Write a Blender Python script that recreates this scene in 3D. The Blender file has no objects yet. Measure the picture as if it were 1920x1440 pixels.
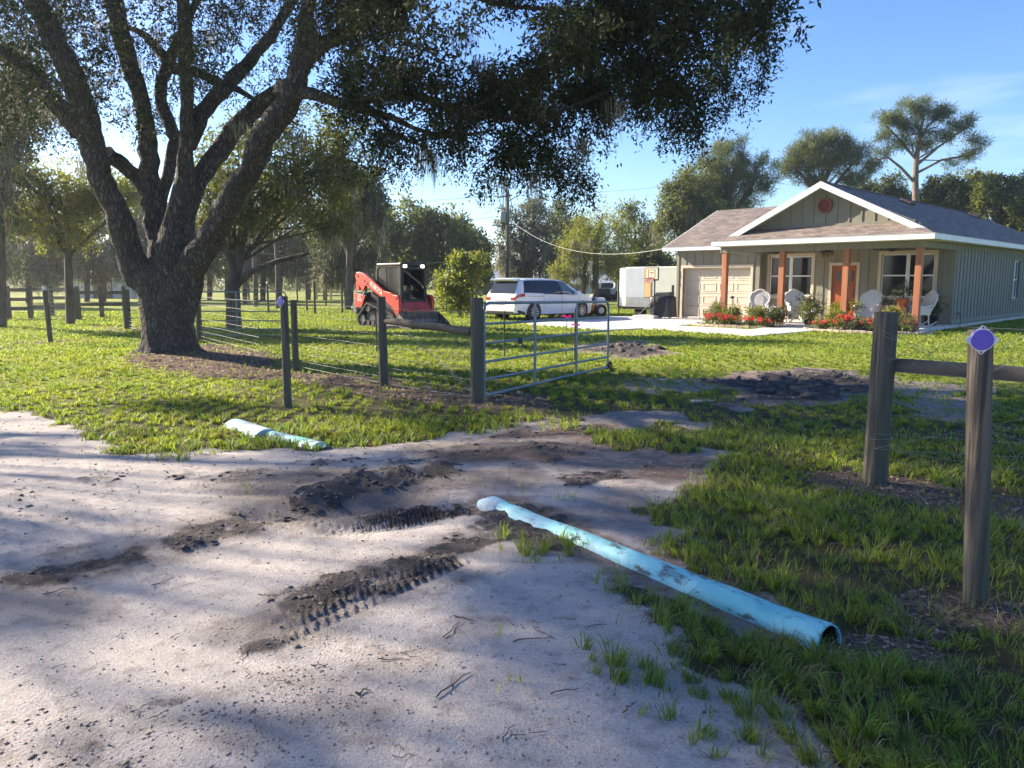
import bpy, math, random
import numpy as np
from mathutils import Vector, Matrix
R = math.radians
sc = bpy.context.scene
random.seed(7)
col = sc.collection

# ---------------- camera ----------------
FPX, PITCH, HC = 1442.0, math.atan(192/1442.0), 1.6
cam = bpy.data.cameras.new("camera"); cam.sensor_width = 36; cam.lens = 36*FPX/1920
cam.clip_start = 0.05; cam.clip_end = 3000
camo = bpy.data.objects.new("camera", cam); col.objects.link(camo)
camo.location = (0, 0, HC); camo.rotation_euler = (math.pi/2-PITCH, 0, 0)
sc.camera = camo

# ---------------- light ----------------
SUN_AZ, SUN_EL = 63.0, 26.0      # degrees left of the view direction, elevation
sa, se = R(SUN_AZ), R(SUN_EL)
SUND = Vector((-math.sin(sa)*math.cos(se), math.cos(sa)*math.cos(se), math.sin(se)))
w = bpy.data.worlds.new("World"); sc.world = w; w.use_nodes = True
nt = w.node_tree; nt.nodes.clear()
wo = nt.nodes.new('ShaderNodeOutputWorld'); bg = nt.nodes.new('ShaderNodeBackground')
sky = nt.nodes.new('ShaderNodeTexSky'); sky.sky_type = 'NISHITA'; sky.sun_disc = False
sky.sun_elevation = se; sky.sun_rotation = -sa; sky.air_density = 1.0; sky.dust_density = 0.35; sky.ozone_density = 4.0
bg.inputs['Strength'].default_value = 0.086
# thin wisps of cloud
tc = nt.nodes.new('ShaderNodeTexCoord'); mp = nt.nodes.new('ShaderNodeMapping')
mp.inputs['Scale'].default_value = (2.2, 2.2, 14); mp.inputs['Rotation'].default_value = (0.12, 0.1, 0)
no = nt.nodes.new('ShaderNodeTexNoise'); no.inputs['Scale'].default_value = 1.6; no.inputs['Detail'].default_value = 6
cr = nt.nodes.new('ShaderNodeValToRGB'); cr.color_ramp.elements[0].position = 0.60; cr.color_ramp.elements[1].position = 0.90
cr.color_ramp.elements[1].color = (0.35, 0.35, 0.35, 1)
mx = nt.nodes.new('ShaderNodeMix'); mx.data_type = 'RGBA'; mx.inputs['B'].default_value = (6.5, 6.8, 7.2, 1)
nt.links.new(tc.outputs['Generated'], mp.inputs[0]); nt.links.new(mp.outputs[0], no.inputs['Vector'])
nt.links.new(no.outputs['Fac'], cr.inputs[0]); nt.links.new(cr.outputs[0], mx.inputs['Factor'])
hsv = nt.nodes.new('ShaderNodeHueSaturation'); hsv.inputs['Saturation'].default_value = 1.16; hsv.inputs['Hue'].default_value = 0.512
nt.links.new(sky.outputs[0], hsv.inputs['Color']); nt.links.new(hsv.outputs[0], mx.inputs['A']); nt.links.new(mx.outputs['Result'], bg.inputs['Color'])
nt.links.new(bg.outputs[0], wo.inputs[0])
sl = bpy.data.lights.new("sun", 'SUN'); sl.energy = 5.0; sl.angle = R(0.53); sl.color = (1.0, 0.86, 0.68)
so = bpy.data.objects.new("sun", sl); col.objects.link(so)
so.rotation_euler = SUND.to_track_quat('Z', 'Y').to_euler(); so.location = (-20, 20, 30)
vs = sc.view_settings; vs.view_transform = 'Standard'; vs.look = 'None'; vs.gamma = 1; vs.use_curve_mapping = False
vs.exposure = 1.66
try:
    sc.cycles.max_bounces = 6; sc.cycles.diffuse_bounces = 3; sc.cycles.transmission_bounces = 3; sc.cycles.transparent_max_bounces = 4
except Exception: pass

# ---------------- layout helpers: a direction measured in the photo -> a place in the world ----------------
CP, SP = math.cos(PITCH), math.sin(PITCH)
def ray(u, v):
    x, y = (u-960)/FPX, -(v-720)/FPX
    return (x, CP+y*SP, -SP+y*CP)
def W(u, v, Y):
    d = ray(u, v); k = Y/d[1]; return Vector((d[0]*k, Y, HC+d[2]*k))
def G(u, v, z=0.0):
    d = ray(u, v); k = (z-HC)/d[2]; return Vector((d[0]*k, d[1]*k, z))

# ---------------- object helpers ----------------
def tag(o, label=None, cat=None, group=None, kind=None):
    if label: o['label'] = label
    if cat: o['category'] = cat
    if group: o['group'] = group
    if kind: o['kind'] = kind
    return o
def empty(name, loc=(0,0,0), rz=0, label=None, cat=None, group=None):
    o = bpy.data.objects.new(name, None); col.objects.link(o); o.location = loc; o.rotation_euler = (0,0,rz)
    o.empty_display_size = 0.1
    return tag(o, label, cat, group)
def link(name, me, mat, parent=None, smooth=False):
    if mat is not None: me.materials.append(mat)
    if smooth: me.polygons.foreach_set('use_smooth', [True]*len(me.polygons))
    o = bpy.data.objects.new(name, me); col.objects.link(o)
    if parent: o.parent = parent
    return o
def mesh_np(name, V, faces, mat, parent=None, smooth=False, attrs=None):
    V = np.asarray(V, dtype=np.float32).reshape(-1, 3)
    me = bpy.data.meshes.new(name); me.vertices.add(len(V)); me.vertices.foreach_set('co', V.ravel())
    tot = [np.full(len(f), f.shape[1], dtype=np.int32) for f in faces if len(f)]
    idx = np.concatenate([f.ravel() for f in faces if len(f)]).astype(np.int32); tot = np.concatenate(tot)
    me.loops.add(len(idx)); me.loops.foreach_set('vertex_index', idx)
    me.polygons.add(len(tot)); st = np.zeros(len(tot), dtype=np.int32); st[1:] = np.cumsum(tot)[:-1]
    me.polygons.foreach_set('loop_start', st); me.polygons.foreach_set('loop_total', tot)
    if smooth: me.polygons.foreach_set('use_smooth', np.ones(len(tot), dtype=bool))
    me.update(calc_edges=True)
    if attrs:
        for k, a in attrs.items():
            at_ = me.attributes.new(k, 'FLOAT', 'POINT'); at_.data.foreach_set('value', a.astype(np.float32).ravel())
    return link(name, me, mat, parent)
def copy_tree(o, parent=None):
    c = o.copy(); col.objects.link(c); c.parent = parent
    for ch in [x for x in list(bpy.data.objects) if x.parent == o]: copy_tree(ch, c)
    return c

class MB:
    """collects simple shapes into one mesh"""
    def __init__(s): s.v = []; s.f = []; s.sm = []
    def add(s, vs_, fs, smooth=False):
        n = len(s.v); s.v += [tuple(p) for p in vs_]
        s.f += [tuple(i+n for i in f) for f in fs]; s.sm += [smooth]*len(fs); return s
    def box(s, lo, hi, M=None):
        x0,y0,z0 = lo; x1,y1,z1 = hi
        P = [(x0,y0,z0),(x1,y0,z0),(x1,y1,z0),(x0,y1,z0),(x0,y0,z1),(x1,y0,z1),(x1,y1,z1),(x0,y1,z1)]
        if M is not None: P = [M @ Vector(p) for p in P]
        return s.add(P, [(0,3,2,1),(4,5,6,7),(0,1,5,4),(1,2,6,5),(2,3,7,6),(3,0,4,7)])
    def cbox(s, c, size, rot=None):
        h = [a/2 for a in size]
        M = Matrix.Translation(c)
        if rot: M = M @ (Matrix.Rotation(rot[2],4,'Z') @ Matrix.Rotation(rot[1],4,'Y') @ Matrix.Rotation(rot[0],4,'X'))
        return s.box([-a for a in h], h, M)
    def beam(s, a, b, wd, ht):
        a, b = Vector(a), Vector(b); d = b-a; L = d.length; q = d.to_track_quat('X', 'Z').to_matrix().to_4x4()
        return s.box((0,-wd/2,-ht/2), (L,wd/2,ht/2), Matrix.Translation(a) @ q)
    def tube(s, pts, rad, n=8, cap=True, smooth=True, jit=None):
        pts = [Vector(p) for p in pts]; m = len(pts)
        if not hasattr(rad, '__len__'): rad = [rad]*m
        T = [(pts[min(i+1,m-1)]-pts[max(i-1,0)]).normalized() for i in range(m)]
        ref = Vector((0,0,1)) if abs(T[0].z) < 0.9 else Vector((1,0,0))
        N = T[0].cross(ref).normalized(); V = []
        for i in range(m):
            if i: N = (N - T[i]*N.dot(T[i])); N = N.normalized() if N.length > 1e-6 else T[i].orthogonal().normalized()
            B = T[i].cross(N)
            for k in range(n):
                a = 2*math.pi*k/n; r = rad[i]*(jit(i, k) if jit else 1)
                V.append(pts[i] + N*(math.cos(a)*r) + B*(math.sin(a)*r))
        F = [(i*n+k, i*n+(k+1)%n, (i+1)*n+(k+1)%n, (i+1)*n+k) for i in range(m-1) for k in range(n)]
        s.add(V, F, smooth)
        if cap: s.add(V[:n], [tuple(range(n))[::-1]]); s.add(V[-n:], [tuple(range(n))])
        return s
    def cyl(s, a, b, r, n=16, r2=None): return s.tube([a, b], [r, r if r2 is None else r2], n)
    def prism(s, outline, y0, y1, M=None):
        """outline in (x,z), extruded along y"""
        n = len(outline); P = [(x,y0,z) for x,z in outline]+[(x,y1,z) for x,z in outline]
        if M is not None: P = [M @ Vector(p) for p in P]
        return s.add(P, [tuple(range(n)), tuple(range(2*n-1,n-1,-1))]+[(i,i+n,(i+1)%n+n,(i+1)%n) for i in range(n)])
    def lathe(s, prof, c=(0,0,0), n=16, smooth=True):
        V = [(c[0]+r*math.cos(2*math.pi*k/n), c[1]+r*math.sin(2*math.pi*k/n), c[2]+z) for r,z in prof for k in range(n)]
        F = [(i*n+k,i*n+(k+1)%n,(i+1)*n+(k+1)%n,(i+1)*n+k) for i in range(len(prof)-1) for k in range(n)]
        return s.add(V, F, smooth)
    def sheet(s, P, th):
        """polygon with thickness th downwards"""
        n = len(P); Q = [tuple(p) for p in P]+[(p[0],p[1],p[2]-th) for p in P]
        return s.add(Q, [tuple(range(n)), tuple(range(2*n-1,n-1,-1))]+[(i,i+n,(i+1)%n+n,(i+1)%n) for i in range(n)])
    def build(s, name, mat, parent=None, bevel=0, seg=2):
        me = bpy.data.meshes.new(name); me.from_pydata(s.v, [], s.f)
        me.polygons.foreach_set('use_smooth', s.sm); me.validate(); me.update()
        import bmesh
        bm = bmesh.new(); bm.from_mesh(me); bmesh.ops.recalc_face_normals(bm, faces=bm.faces); bm.to_mesh(me); bm.free()
        o = link(name, me, mat, parent)
        if bevel:
            b = o.modifiers.new('bevel', 'BEVEL'); b.width = bevel; b.segments = seg; b.limit_method = 'ANGLE'; b.angle_limit = R(35)
        return o
def text_part(name, s, size, mat, parent, M, depth=0.003, bold=0.0, sx=1.0):
    cu = bpy.data.curves.new('lettering', 'FONT'); cu.body = s; cu.size = size; cu.extrude = depth; cu.offset = bold
    cu.align_x = 'CENTER'; cu.align_y = 'CENTER'
    t = bpy.data.objects.new('lettering_curve', cu); col.objects.link(t)
    dg = bpy.context.evaluated_depsgraph_get(); me = bpy.data.meshes.new_from_object(t.evaluated_get(dg))
    bpy.data.objects.remove(t); me.transform(M @ Matrix.Diagonal((sx,1,1,1))); me.materials.clear()
    return link(name, me, mat, parent)

# ---------------- materials ----------------
def mat(name, c1, c2=None, scale=5.0, rough=0.7, metal=0.0, bump=0.0, bscale=None, stretch=(1,1,1), detail=5,
        spec=0.5, trans=0.0, island=0.0, c3=None, s3=1.0, coat=0.0, ramp=(0.35,0.65), bdist=0.02):
    m = bpy.data.materials.new(name); m.use_nodes = True; t = m.node_tree; N = t.nodes; L = t.links
    p = N['Principled BSDF']; p.inputs['Roughness'].default_value = rough; p.inputs['Metallic'].default_value = metal
    p.inputs['Specular IOR Level'].default_value = spec
    if coat: p.inputs['Coat Weight'].default_value = coat; p.inputs['Coat Roughness'].default_value = 0.06
    tcn = N.new('ShaderNodeTexCoord'); mpn = N.new('ShaderNodeMapping'); mpn.inputs['Scale'].default_value = stretch
    L.new(tcn.outputs['Object'], mpn.inputs[0])
    def ns(sx, det=detail):
        n_ = N.new('ShaderNodeTexNoise'); n_.inputs['Scale'].default_value = sx; n_.inputs['Detail'].default_value = det
        L.new(mpn.outputs[0], n_.inputs['Vector']); return n_
    def mixn(fac, a, b):
        x = N.new('ShaderNodeMix'); x.data_type = 'RGBA'; L.new(fac, x.inputs['Factor'])
        for k, q in (('A', a), ('B', b)):
            if isinstance(q, tuple): x.inputs[k].default_value = (*q, 1)
            else: L.new(q, x.inputs[k])
        return x.outputs['Result']
    out = c1
    if c2 is not None:
        n1 = ns(scale); r1 = N.new('ShaderNodeMapRange'); r1.inputs[1].default_value = ramp[0]; r1.inputs[2].default_value = ramp[1]
        L.new(n1.outputs['Fac'], r1.inputs[0]); out = mixn(r1.outputs[0], c1, c2)
    if c3 is not None:
        n3 = ns(s3, 3); r3 = N.new('ShaderNodeMapRange'); r3.inputs[1].default_value = 0.48; r3.inputs[2].default_value = 0.66
        L.new(n3.outputs['Fac'], r3.inputs[0]); out = mixn(r3.outputs[0], out, c3)
    if island:
        g = N.new('ShaderNodeNewGeometry'); h = N.new('ShaderNodeHueSaturation')
        ma = N.new('ShaderNodeMapRange'); ma.inputs[3].default_value = 1-island; ma.inputs[4].default_value = 1+island
        L.new(g.outputs['Random Per Island'], ma.inputs[0]); L.new(ma.outputs[0], h.inputs['Value'])
        ma2 = N.new('ShaderNodeMapRange'); ma2.inputs[3].default_value = 0.5-island*0.035; ma2.inputs[4].default_value = 0.5+island*0.035
        mu = N.new('ShaderNodeMath'); mu.operation = 'MULTIPLY'; mu.inputs[1].default_value = 7.31
        fr = N.new('ShaderNodeMath'); fr.operation = 'FRACT'; L.new(g.outputs['Random Per Island'], mu.inputs[0]); L.new(mu.outputs[0], fr.inputs[0])
        L.new(fr.outputs[0], ma2.inputs[0]); L.new(ma2.outputs[0], h.inputs['Hue'])
        if isinstance(out, tuple): h.inputs['Color'].default_value = (*out, 1)
        else: L.new(out, h.inputs['Color'])
        out = h.outputs['Color']
    if isinstance(out, tuple): p.inputs['Base Color'].default_value = (*out, 1)
    else: L.new(out, p.inputs['Base Color'])
    if bump:
        nb = ns(bscale or scale*4, 8); b = N.new('ShaderNodeBump'); b.inputs['Strength'].default_value = bump; b.inputs['Distance'].default_value = bdist
        L.new(nb.outputs['Fac'], b.inputs['Height']); L.new(b.outputs[0], p.inputs['Normal'])
    if trans:
        tr = N.new('ShaderNodeBsdfTranslucent'); ms = N.new('ShaderNodeMixShader'); ms.inputs[0].default_value = trans
        hs = N.new('ShaderNodeHueSaturation'); hs.inputs['Value'].default_value = 1.9; hs.inputs['Saturation'].default_value = 1.12; hs.inputs['Hue'].default_value = 0.485
        if isinstance(out, tuple): hs.inputs['Color'].default_value = (*out, 1)
        else: L.new(out, hs.inputs['Color'])
        L.new(hs.outputs[0], tr.inputs['Color']); L.new(p.outputs[0], ms.inputs[1]); L.new(tr.outputs[0], ms.inputs[2])
        L.new(ms.outputs[0], N['Material Output'].inputs[0])
    return m
def glass_mat(name, c, rough=0.05):
    m = mat(name, c, rough=rough, spec=0.5, coat=0.15); return m
M = {}
def bark_mat():
    m = mat('oak_bark', (0.10,0.094,0.085), (0.16,0.15,0.137), 5, 0.95, bump=1.0, bscale=30, c3=(0.085,0.095,0.075), s3=1.6, bdist=0.05)
    t = m.node_tree; N = t.nodes; L = t.links; p = N['Principled BSDF']; src = p.inputs['Base Color'].links[0].from_socket
    tcn = N.new('ShaderNodeTexCoord'); n_ = N.new('ShaderNodeTexNoise'); n_.inputs['Scale'].default_value = 3.5; n_.inputs['Detail'].default_value = 5; L.new(tcn.outputs['Object'], n_.inputs['Vector'])
    sc_ = N.new('ShaderNodeVectorMath'); sc_.operation = 'SCALE'; sc_.inputs['Scale'].default_value = .28; L.new(n_.outputs['Color'], sc_.inputs[0])
    ad = N.new('ShaderNodeVectorMath'); ad.operation = 'ADD'; L.new(tcn.outputs['Object'], ad.inputs[0]); L.new(sc_.outputs[0], ad.inputs[1])
    mp_ = N.new('ShaderNodeMapping'); mp_.inputs['Scale'].default_value = (15,15,3.6); L.new(ad.outputs[0], mp_.inputs[0])
    v = N.new('ShaderNodeTexVoronoi'); v.feature = 'DISTANCE_TO_EDGE'; v.inputs['Scale'].default_value = 1; L.new(mp_.outputs[0], v.inputs['Vector'])
    r = N.new('ShaderNodeMapRange'); r.inputs[1].default_value = 0.02; r.inputs[2].default_value = 0.30; L.new(v.outputs['Distance'], r.inputs[0])
    x = N.new('ShaderNodeMix'); x.data_type = 'RGBA'; L.new(r.outputs[0], x.inputs['Factor']); x.inputs['A'].default_value = (0.038,0.034,0.030,1); L.new(src, x.inputs['B']); L.new(x.outputs['Result'], p.inputs['Base Color'])
    b = p.inputs['Normal'].links[0].from_node; h = b.inputs['Height'].links[0].from_socket
    a = N.new('ShaderNodeMath'); a.operation = 'MULTIPLY_ADD'; a.inputs[1].default_value = .35; L.new(h, a.inputs[0]); L.new(r.outputs[0], a.inputs[2]); L.new(a.outputs[0], b.inputs['Height'])
    return m
M['bark'] = bark_mat()
M['bark_far'] = mat('tree_bark', (0.06,0.05,0.042), (0.12,0.10,0.085), 6, 0.95, bump=0.6, stretch=(1,1,0.3))
M['pine_bark'] = mat('pine_bark', (0.13,0.09,0.065), (0.22,0.165,0.13), 6, 0.95, bump=0.6, stretch=(1,1,0.4))
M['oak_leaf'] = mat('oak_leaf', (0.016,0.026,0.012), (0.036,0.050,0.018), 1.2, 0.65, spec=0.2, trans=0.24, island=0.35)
M['leaf_dark'] = mat('leaf_dark', (0.055,0.075,0.026), (0.095,0.12,0.038), 0.7, 0.6, trans=0.34, island=0.35)
M['leaf_mid'] = mat('leaf_mid', (0.075,0.10,0.022), (0.12,0.14,0.03), 0.6, 0.6, trans=0.42, island=0.35)
M['leaf_lit'] = mat('leaf_light', (0.125,0.16,0.03), (0.19,0.20,0.04), 0.6, 0.6, trans=0.48, island=0.35)
M['leaf_grey'] = mat('leaf_greyish', (0.075,0.09,0.05), (0.12,0.13,0.075), 0.6, 0.7, trans=0.34, island=0.3)
M['needle'] = mat('pine_needle', (0.055,0.085,0.03), (0.12,0.145,0.04), 0.5, 0.6, trans=0.34, island=0.35)
M['moss'] = mat('spanish_moss', (0.16,0.16,0.12), (0.25,0.24,0.18), 3, 0.95, trans=0.4, island=0.25)
M['grass'] = mat('grass_blade', (0.118,0.185,0.038), (0.19,0.25,0.048), 0.6, 0.5, spec=0.4, trans=0.5, island=0.45, c3=(0.17,0.20,0.04), s3=2.2)
M['wood_post'] = mat('weathered_post', (0.050,0.040,0.030), (0.165,0.138,0.105), 34, 0.9, bump=1.0, bscale=40, stretch=(1,1,0.05), c3=(0.095,0.095,0.06), s3=2.5, bdist=0.02)
M['rail'] = mat('weathered_rail', (0.065,0.055,0.042), (0.13,0.11,0.085), 9, 0.9, bump=0.6, bscale=22, stretch=(0.2,0.2,1), bdist=0.01)
M['wire'] = mat('galvanised_wire', (0.26,0.255,0.24), rough=0.5, metal=0.7)
M['galv'] = mat('galvanised_tube', (0.17,0.215,0.245), (0.25,0.30,0.33), 8, 0.48, metal=0.45, bump=0.1)
M['rust'] = mat('rusty_chain', (0.10,0.045,0.025), (0.16,0.08,0.05), 30, 0.8, metal=0.5)
M['black'] = mat('black_plastic', (0.012,0.012,0.013), (0.022,0.022,0.024), 4, 0.5)
M['rubber'] = mat('rubber', (0.015,0.015,0.015), (0.035,0.033,0.03), 8, 0.85, bump=0.3)
M['red'] = mat('red_orange_paint', (0.62,0.045,0.022), (0.50,0.035,0.018), 3, 0.4, coat=0.25)
M['darkgrey'] = mat('dark_grey_paint', (0.03,0.033,0.036), (0.05,0.052,0.054), 5, 0.5)
M['steel'] = mat('worn_steel', (0.10,0.095,0.09), (0.22,0.20,0.18), 6, 0.5, metal=0.6, bump=0.2)
M['glass'] = glass_mat('dark_glass', (0.012,0.016,0.018))
M['cabglass'] = glass_mat('cab_glass', (0.035,0.045,0.045), 0.08)
M['sideglass'] = glass_mat('clear_side_glass', (0.10,0.16,0.17), 0.06)
M['white'] = mat('white_paint', (0.78,0.78,0.77), (0.70,0.70,0.69), 2, 0.5)
M['carwhite'] = mat('car_white', (0.80,0.81,0.82), rough=0.28, coat=0.7)
M['lamp'] = mat('lamp_on', (1,1,1)); _p = M['lamp'].node_tree.nodes['Principled BSDF']
_p.inputs['Emission Color'].default_value = (1,0.93,0.8,1); _p.inputs['Emission Strength'].default_value = 2.5
M['redlens'] = mat('red_lens', (0.42,0.01,0.02), rough=0.15, coat=0.8)
M['chrome'] = mat('silver_wheel', (0.55,0.55,0.56), rough=0.3, metal=0.8)
M['sage'] = mat('sage_siding', (0.205,0.198,0.155), (0.225,0.217,0.170), 2, 0.75, bump=0.05, bscale=40)
M['beige'] = mat('beige_trim', (0.52,0.44,0.33), (0.56,0.48,0.37), 3, 0.6)
M['garage'] = mat('garage_door_beige', (0.56,0.49,0.38), (0.60,0.53,0.42), 2, 0.55)
M['fascia'] = mat('white_fascia', (0.74,0.77,0.76), (0.66,0.70,0.70), 2, 0.5)
M['cedar'] = mat('cedar_stain', (0.31,0.105,0.045), (0.40,0.155,0.068), 7, 0.6, bump=0.3, bscale=18, stretch=(1,1,0.12))
M['ventred'] = mat('vent_red', (0.17,0.045,0.03), (0.21,0.055,0.038), 5, 0.6)
M['door'] = mat('door_orange', (0.30,0.075,0.02), (0.36,0.095,0.025), 7, 0.45, stretch=(1,1,0.15))
M['conc'] = mat('concrete', (0.50,0.48,0.45), (0.60,0.58,0.55), 3, 0.9, bump=0.2, bscale=60, c3=(0.44,0.42,0.39), s3=0.8)
M['wicker'] = mat('white_wicker', (0.74,0.73,0.70), (0.60,0.59,0.56), 60, 0.7, bump=0.7, bscale=70)
M['terra'] = mat('terracotta', (0.36,0.13,0.06), (0.42,0.17,0.08), 6, 0.8)
M['orange'] = mat('orange_panel', (0.70,0.26,0.03), (0.62,0.22,0.03), 4, 0.45, coat=0.3)
M['plywood'] = mat('tan_board', (0.60,0.34,0.12), (0.66,0.40,0.16), 4, 0.7, stretch=(1,1,0.2))
M['trailer_grey'] = mat('trailer_grey', (0.36,0.41,0.44), (0.42,0.46,0.48), 2, 0.45)
M['trailer_side'] = mat('trailer_pale_green', (0.38,0.42,0.36), (0.44,0.47,0.40), 2, 0.5)
M['bluepipe'] = None
M['flower_red'] = mat('red_petal', (0.50,0.03,0.04), (0.62,0.12,0.09), 20, 0.6, trans=0.3, island=0.3)
M['flower_orange'] = mat('coral_petal', (0.70,0.14,0.07), (0.75,0.05,0.06), 20, 0.6, trans=0.3, island=0.3)
M['stone'] = mat('edging_block', (0.42,0.32,0.25), (0.50,0.41,0.33), 6, 0.9, bump=0.3)
M['violet'] = mat('violet_reflector', (0.045,0.028,0.36), (0.055,0.035,0.42), 60, 0.35, coat=0.4)
M['whiteplate'] = mat('white_plate', (0.62,0.62,0.66), (0.5,0.5,0.52), 30, 0.5)
M['farwhite'] = mat('weathered_white', (0.62,0.62,0.60), (0.52,0.52,0.50), 2, 0.7)
M['blueroof'] = mat('blue_metal_roof', (0.22,0.30,0.42), (0.26,0.34,0.46), 2, 0.5)
M['polewood'] = mat('pole_wood', (0.085,0.075,0.065), (0.13,0.115,0.10), 5, 0.9, stretch=(1,1,0.1))
M['cablew'] = mat('pale_cable', (0.55,0.55,0.50), rough=0.6)
M['pink'] = mat('pink_tape', (0.85,0.08,0.25), rough=0.5, trans=0.3)
# ---------------- numpy noise ----------------
_rng = np.random.RandomState(11); _T = _rng.rand(256, 256)
def vnoise(x, y, seed=0):
    x = x+seed*17.31; y = y+seed*9.77
    xi = np.floor(x).astype(int); yi = np.floor(y).astype(int); fx = x-xi; fy = y-yi
    fx = fx*fx*(3-2*fx); fy = fy*fy*(3-2*fy)
    a = _T[xi & 255, yi & 255]; b = _T[(xi+1) & 255, yi & 255]; c = _T[xi & 255, (yi+1) & 255]; d = _T[(xi+1) & 255, (yi+1) & 255]
    return (a*(1-fx)+b*fx)*(1-fy)+(c*(1-fx)+d*fx)*fy
def fbm(x, y, f=1.0, o=4, seed=0):
    s = 0; a = 0.5; n = 0
    for i in range(o):
        s = s+a*vnoise(x*f, y*f, seed+i); n += a; a *= 0.5; f *= 2.03
    return s/n
def smooth(x, a, b): t = np.clip((x-a)/(b-a), 0, 1); return t*t*(3-2*t)

# ---------------- ground sheet (rings around the viewer's standing point, finer where near) ----------------
th = np.concatenate([np.linspace(-180,-44,46)[:-1], np.linspace(-44,44,761), np.linspace(44,180,46)[1:]])
th = np.radians(th)
rr = np.concatenate([[0.02,0.5,1.0,1.3,1.5], np.geomspace(1.6, 45, 500), np.geomspace(48, 1500, 40)])
TH, RR = np.meshgrid(th, rr)
GX = RR*np.sin(TH); GY = RR*np.cos(TH)
def sdpoly(px, X=None, Y=None):
    """signed distance (positive inside, metres) to a ground polygon"""
    X = GX if X is None else X; Y = GY if Y is None else Y
    P = [(p[0], p[1]) for p in px]; n = len(P)
    ins = np.zeros(X.shape, bool); d = np.full(X.shape, 1e9)
    for i in range(n):
        (x0,y0),(x1,y1) = P[i], P[(i+1)%n]
        ins ^= ((y0 > Y) != (y1 > Y)) & (X < (x1-x0)*(Y-y0)/((y1-y0) if y1 != y0 else 1e-9)+x0)
        dx, dy = x1-x0, y1-y0; t = np.clip(((X-x0)*dx+(Y-y0)*dy)/(dx*dx+dy*dy+1e-12), 0, 1)
        d = np.minimum(d, np.hypot(X-x0-t*dx, Y-y0-t*dy))
    return np.where(ins, d, -d)
def gp(*uv): return [tuple(G(u, v)[:2]) for u, v in uv]
def band(uv, wd, X=None, Y=None):
    X = GX if X is None else X; Y = GY if Y is None else Y
    P = gp(*uv); d = np.full(X.shape, 1e9)
    for (x0,y0),(x1,y1) in zip(P[:-1], P[1:]):
        dx, dy = x1-x0, y1-y0; t = np.clip(((X-x0)*dx+(Y-y0)*dy)/(dx*dx+dy*dy+1e-12), 0, 1)
        d = np.minimum(d, np.hypot(X-x0-t*dx, Y-y0-t*dy))
    return 1-d/wd
n1 = fbm(GX, GY, 1.1, 5, 3)-0.5; n2 = fbm(GX, GY, 4.0, 5, 9)-0.5; n3 = fbm(GX, GY, 0.35, 3, 21)-0.5
L0 = G(-500, 768)
road = [(-60, 14), (-30, 11.5), tuple(L0[:2])] + gp((0,772),(90,786),(140,828),(230,850),(310,862),(400,846),(560,836),(620,822),(700,824),(860,804),(960,786),
    (1110,772),(1330,752),(1400,770),(1300,800),(1120,818),(1180,842),(1350,850),(1340,900),(1260,960),(1300,1015),(1255,1060),(1330,1100),(1180,1090),(1235,1190),(1340,1262),(1440,1300),(1500,1330),(1560,1400),(1620,1500)) + [(1.6,1.2),(3.5,-1),(14,-9),(60,-45),(-60,-60)]
s_road = sdpoly(road)
sandm = smooth(s_road + n1*0.9*np.clip(RR/8,0.3,1.4) + n2*0.45, -0.10, 0.10)
inner = smooth(sdpoly(gp((900,830),(900,780),(1100,765),(1450,742),(1450,810),(1330,850),(1100,840))), 0, .4)
sandm = np.clip(sandm-inner*0.9*smooth(fbm(GX, GY, 1.6, 4, 33), 0.50, 0.58)*smooth(GX, .2, .9), 0, 1)
# bare patches in the lawn beyond the gate opening
def patch(poly, k=0.5): return smooth(sdpoly(gp(*poly)) + n1*1.6*k + n2*0.9*k, -0.05, 0.25)
bare = np.maximum.reduce([
    patch([(1320,715),(1400,690),(1560,690),(1660,705),(1680,740),(1560,770),(1380,762)], 0.8),
    patch([(1640,720),(1800,715),(1900,740),(1820,790),(1660,790)], 1.1)*0.8,
    patch([(1060,660),(1120,640),(1200,640),(1290,662),(1200,680)], 0.8),
    patch([(1180,705),(1300,708),(1400,722),(1330,745),(1200,735)], 1.2)*0.7])
bare = bare*(RR < 30)
pipe_dirt = smooth(band([(930,940),(1080,1010),(1240,1085),(1400,1150)], 0.30)+n2*0.9, 0, 0.4)
mulch = np.maximum.reduce([
    smooth(sdpoly(gp((225,668),(300,650),(400,642),(470,655),(560,690),(580,712),(470,716),(330,706),(240,690)))+n1*0.9+n2*0.8, -0.1, 0.35),
    smooth(band([(500,695),(620,712),(720,732),(895,752),(960,760)], 0.75)+n1*1.2+n2*1.0, 0, 0.5),
    smooth(band([(1590,902),(1700,915),(1930,960),(2100,1010)], 0.42)+n1*0.9+n2*0.8, 0, 0.4),
    smooth(band([(1760,1160),(1850,1150),(1960,1180)], 0.30)+n2*1.6, 0, 0.5)*0.9,
    smooth(band([(1600,1215),(1700,1225)], 0.16)+n2*1.6, 0, 0.5),
    smooth(band([(60,642),(120,640)], 0.8)+n2*1.6, 0, 0.5)*0.8,
    smooth(band([(180,612),(290,622)], 0.9)+n2*1.6, 0, 0.5)*0.7])
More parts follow.
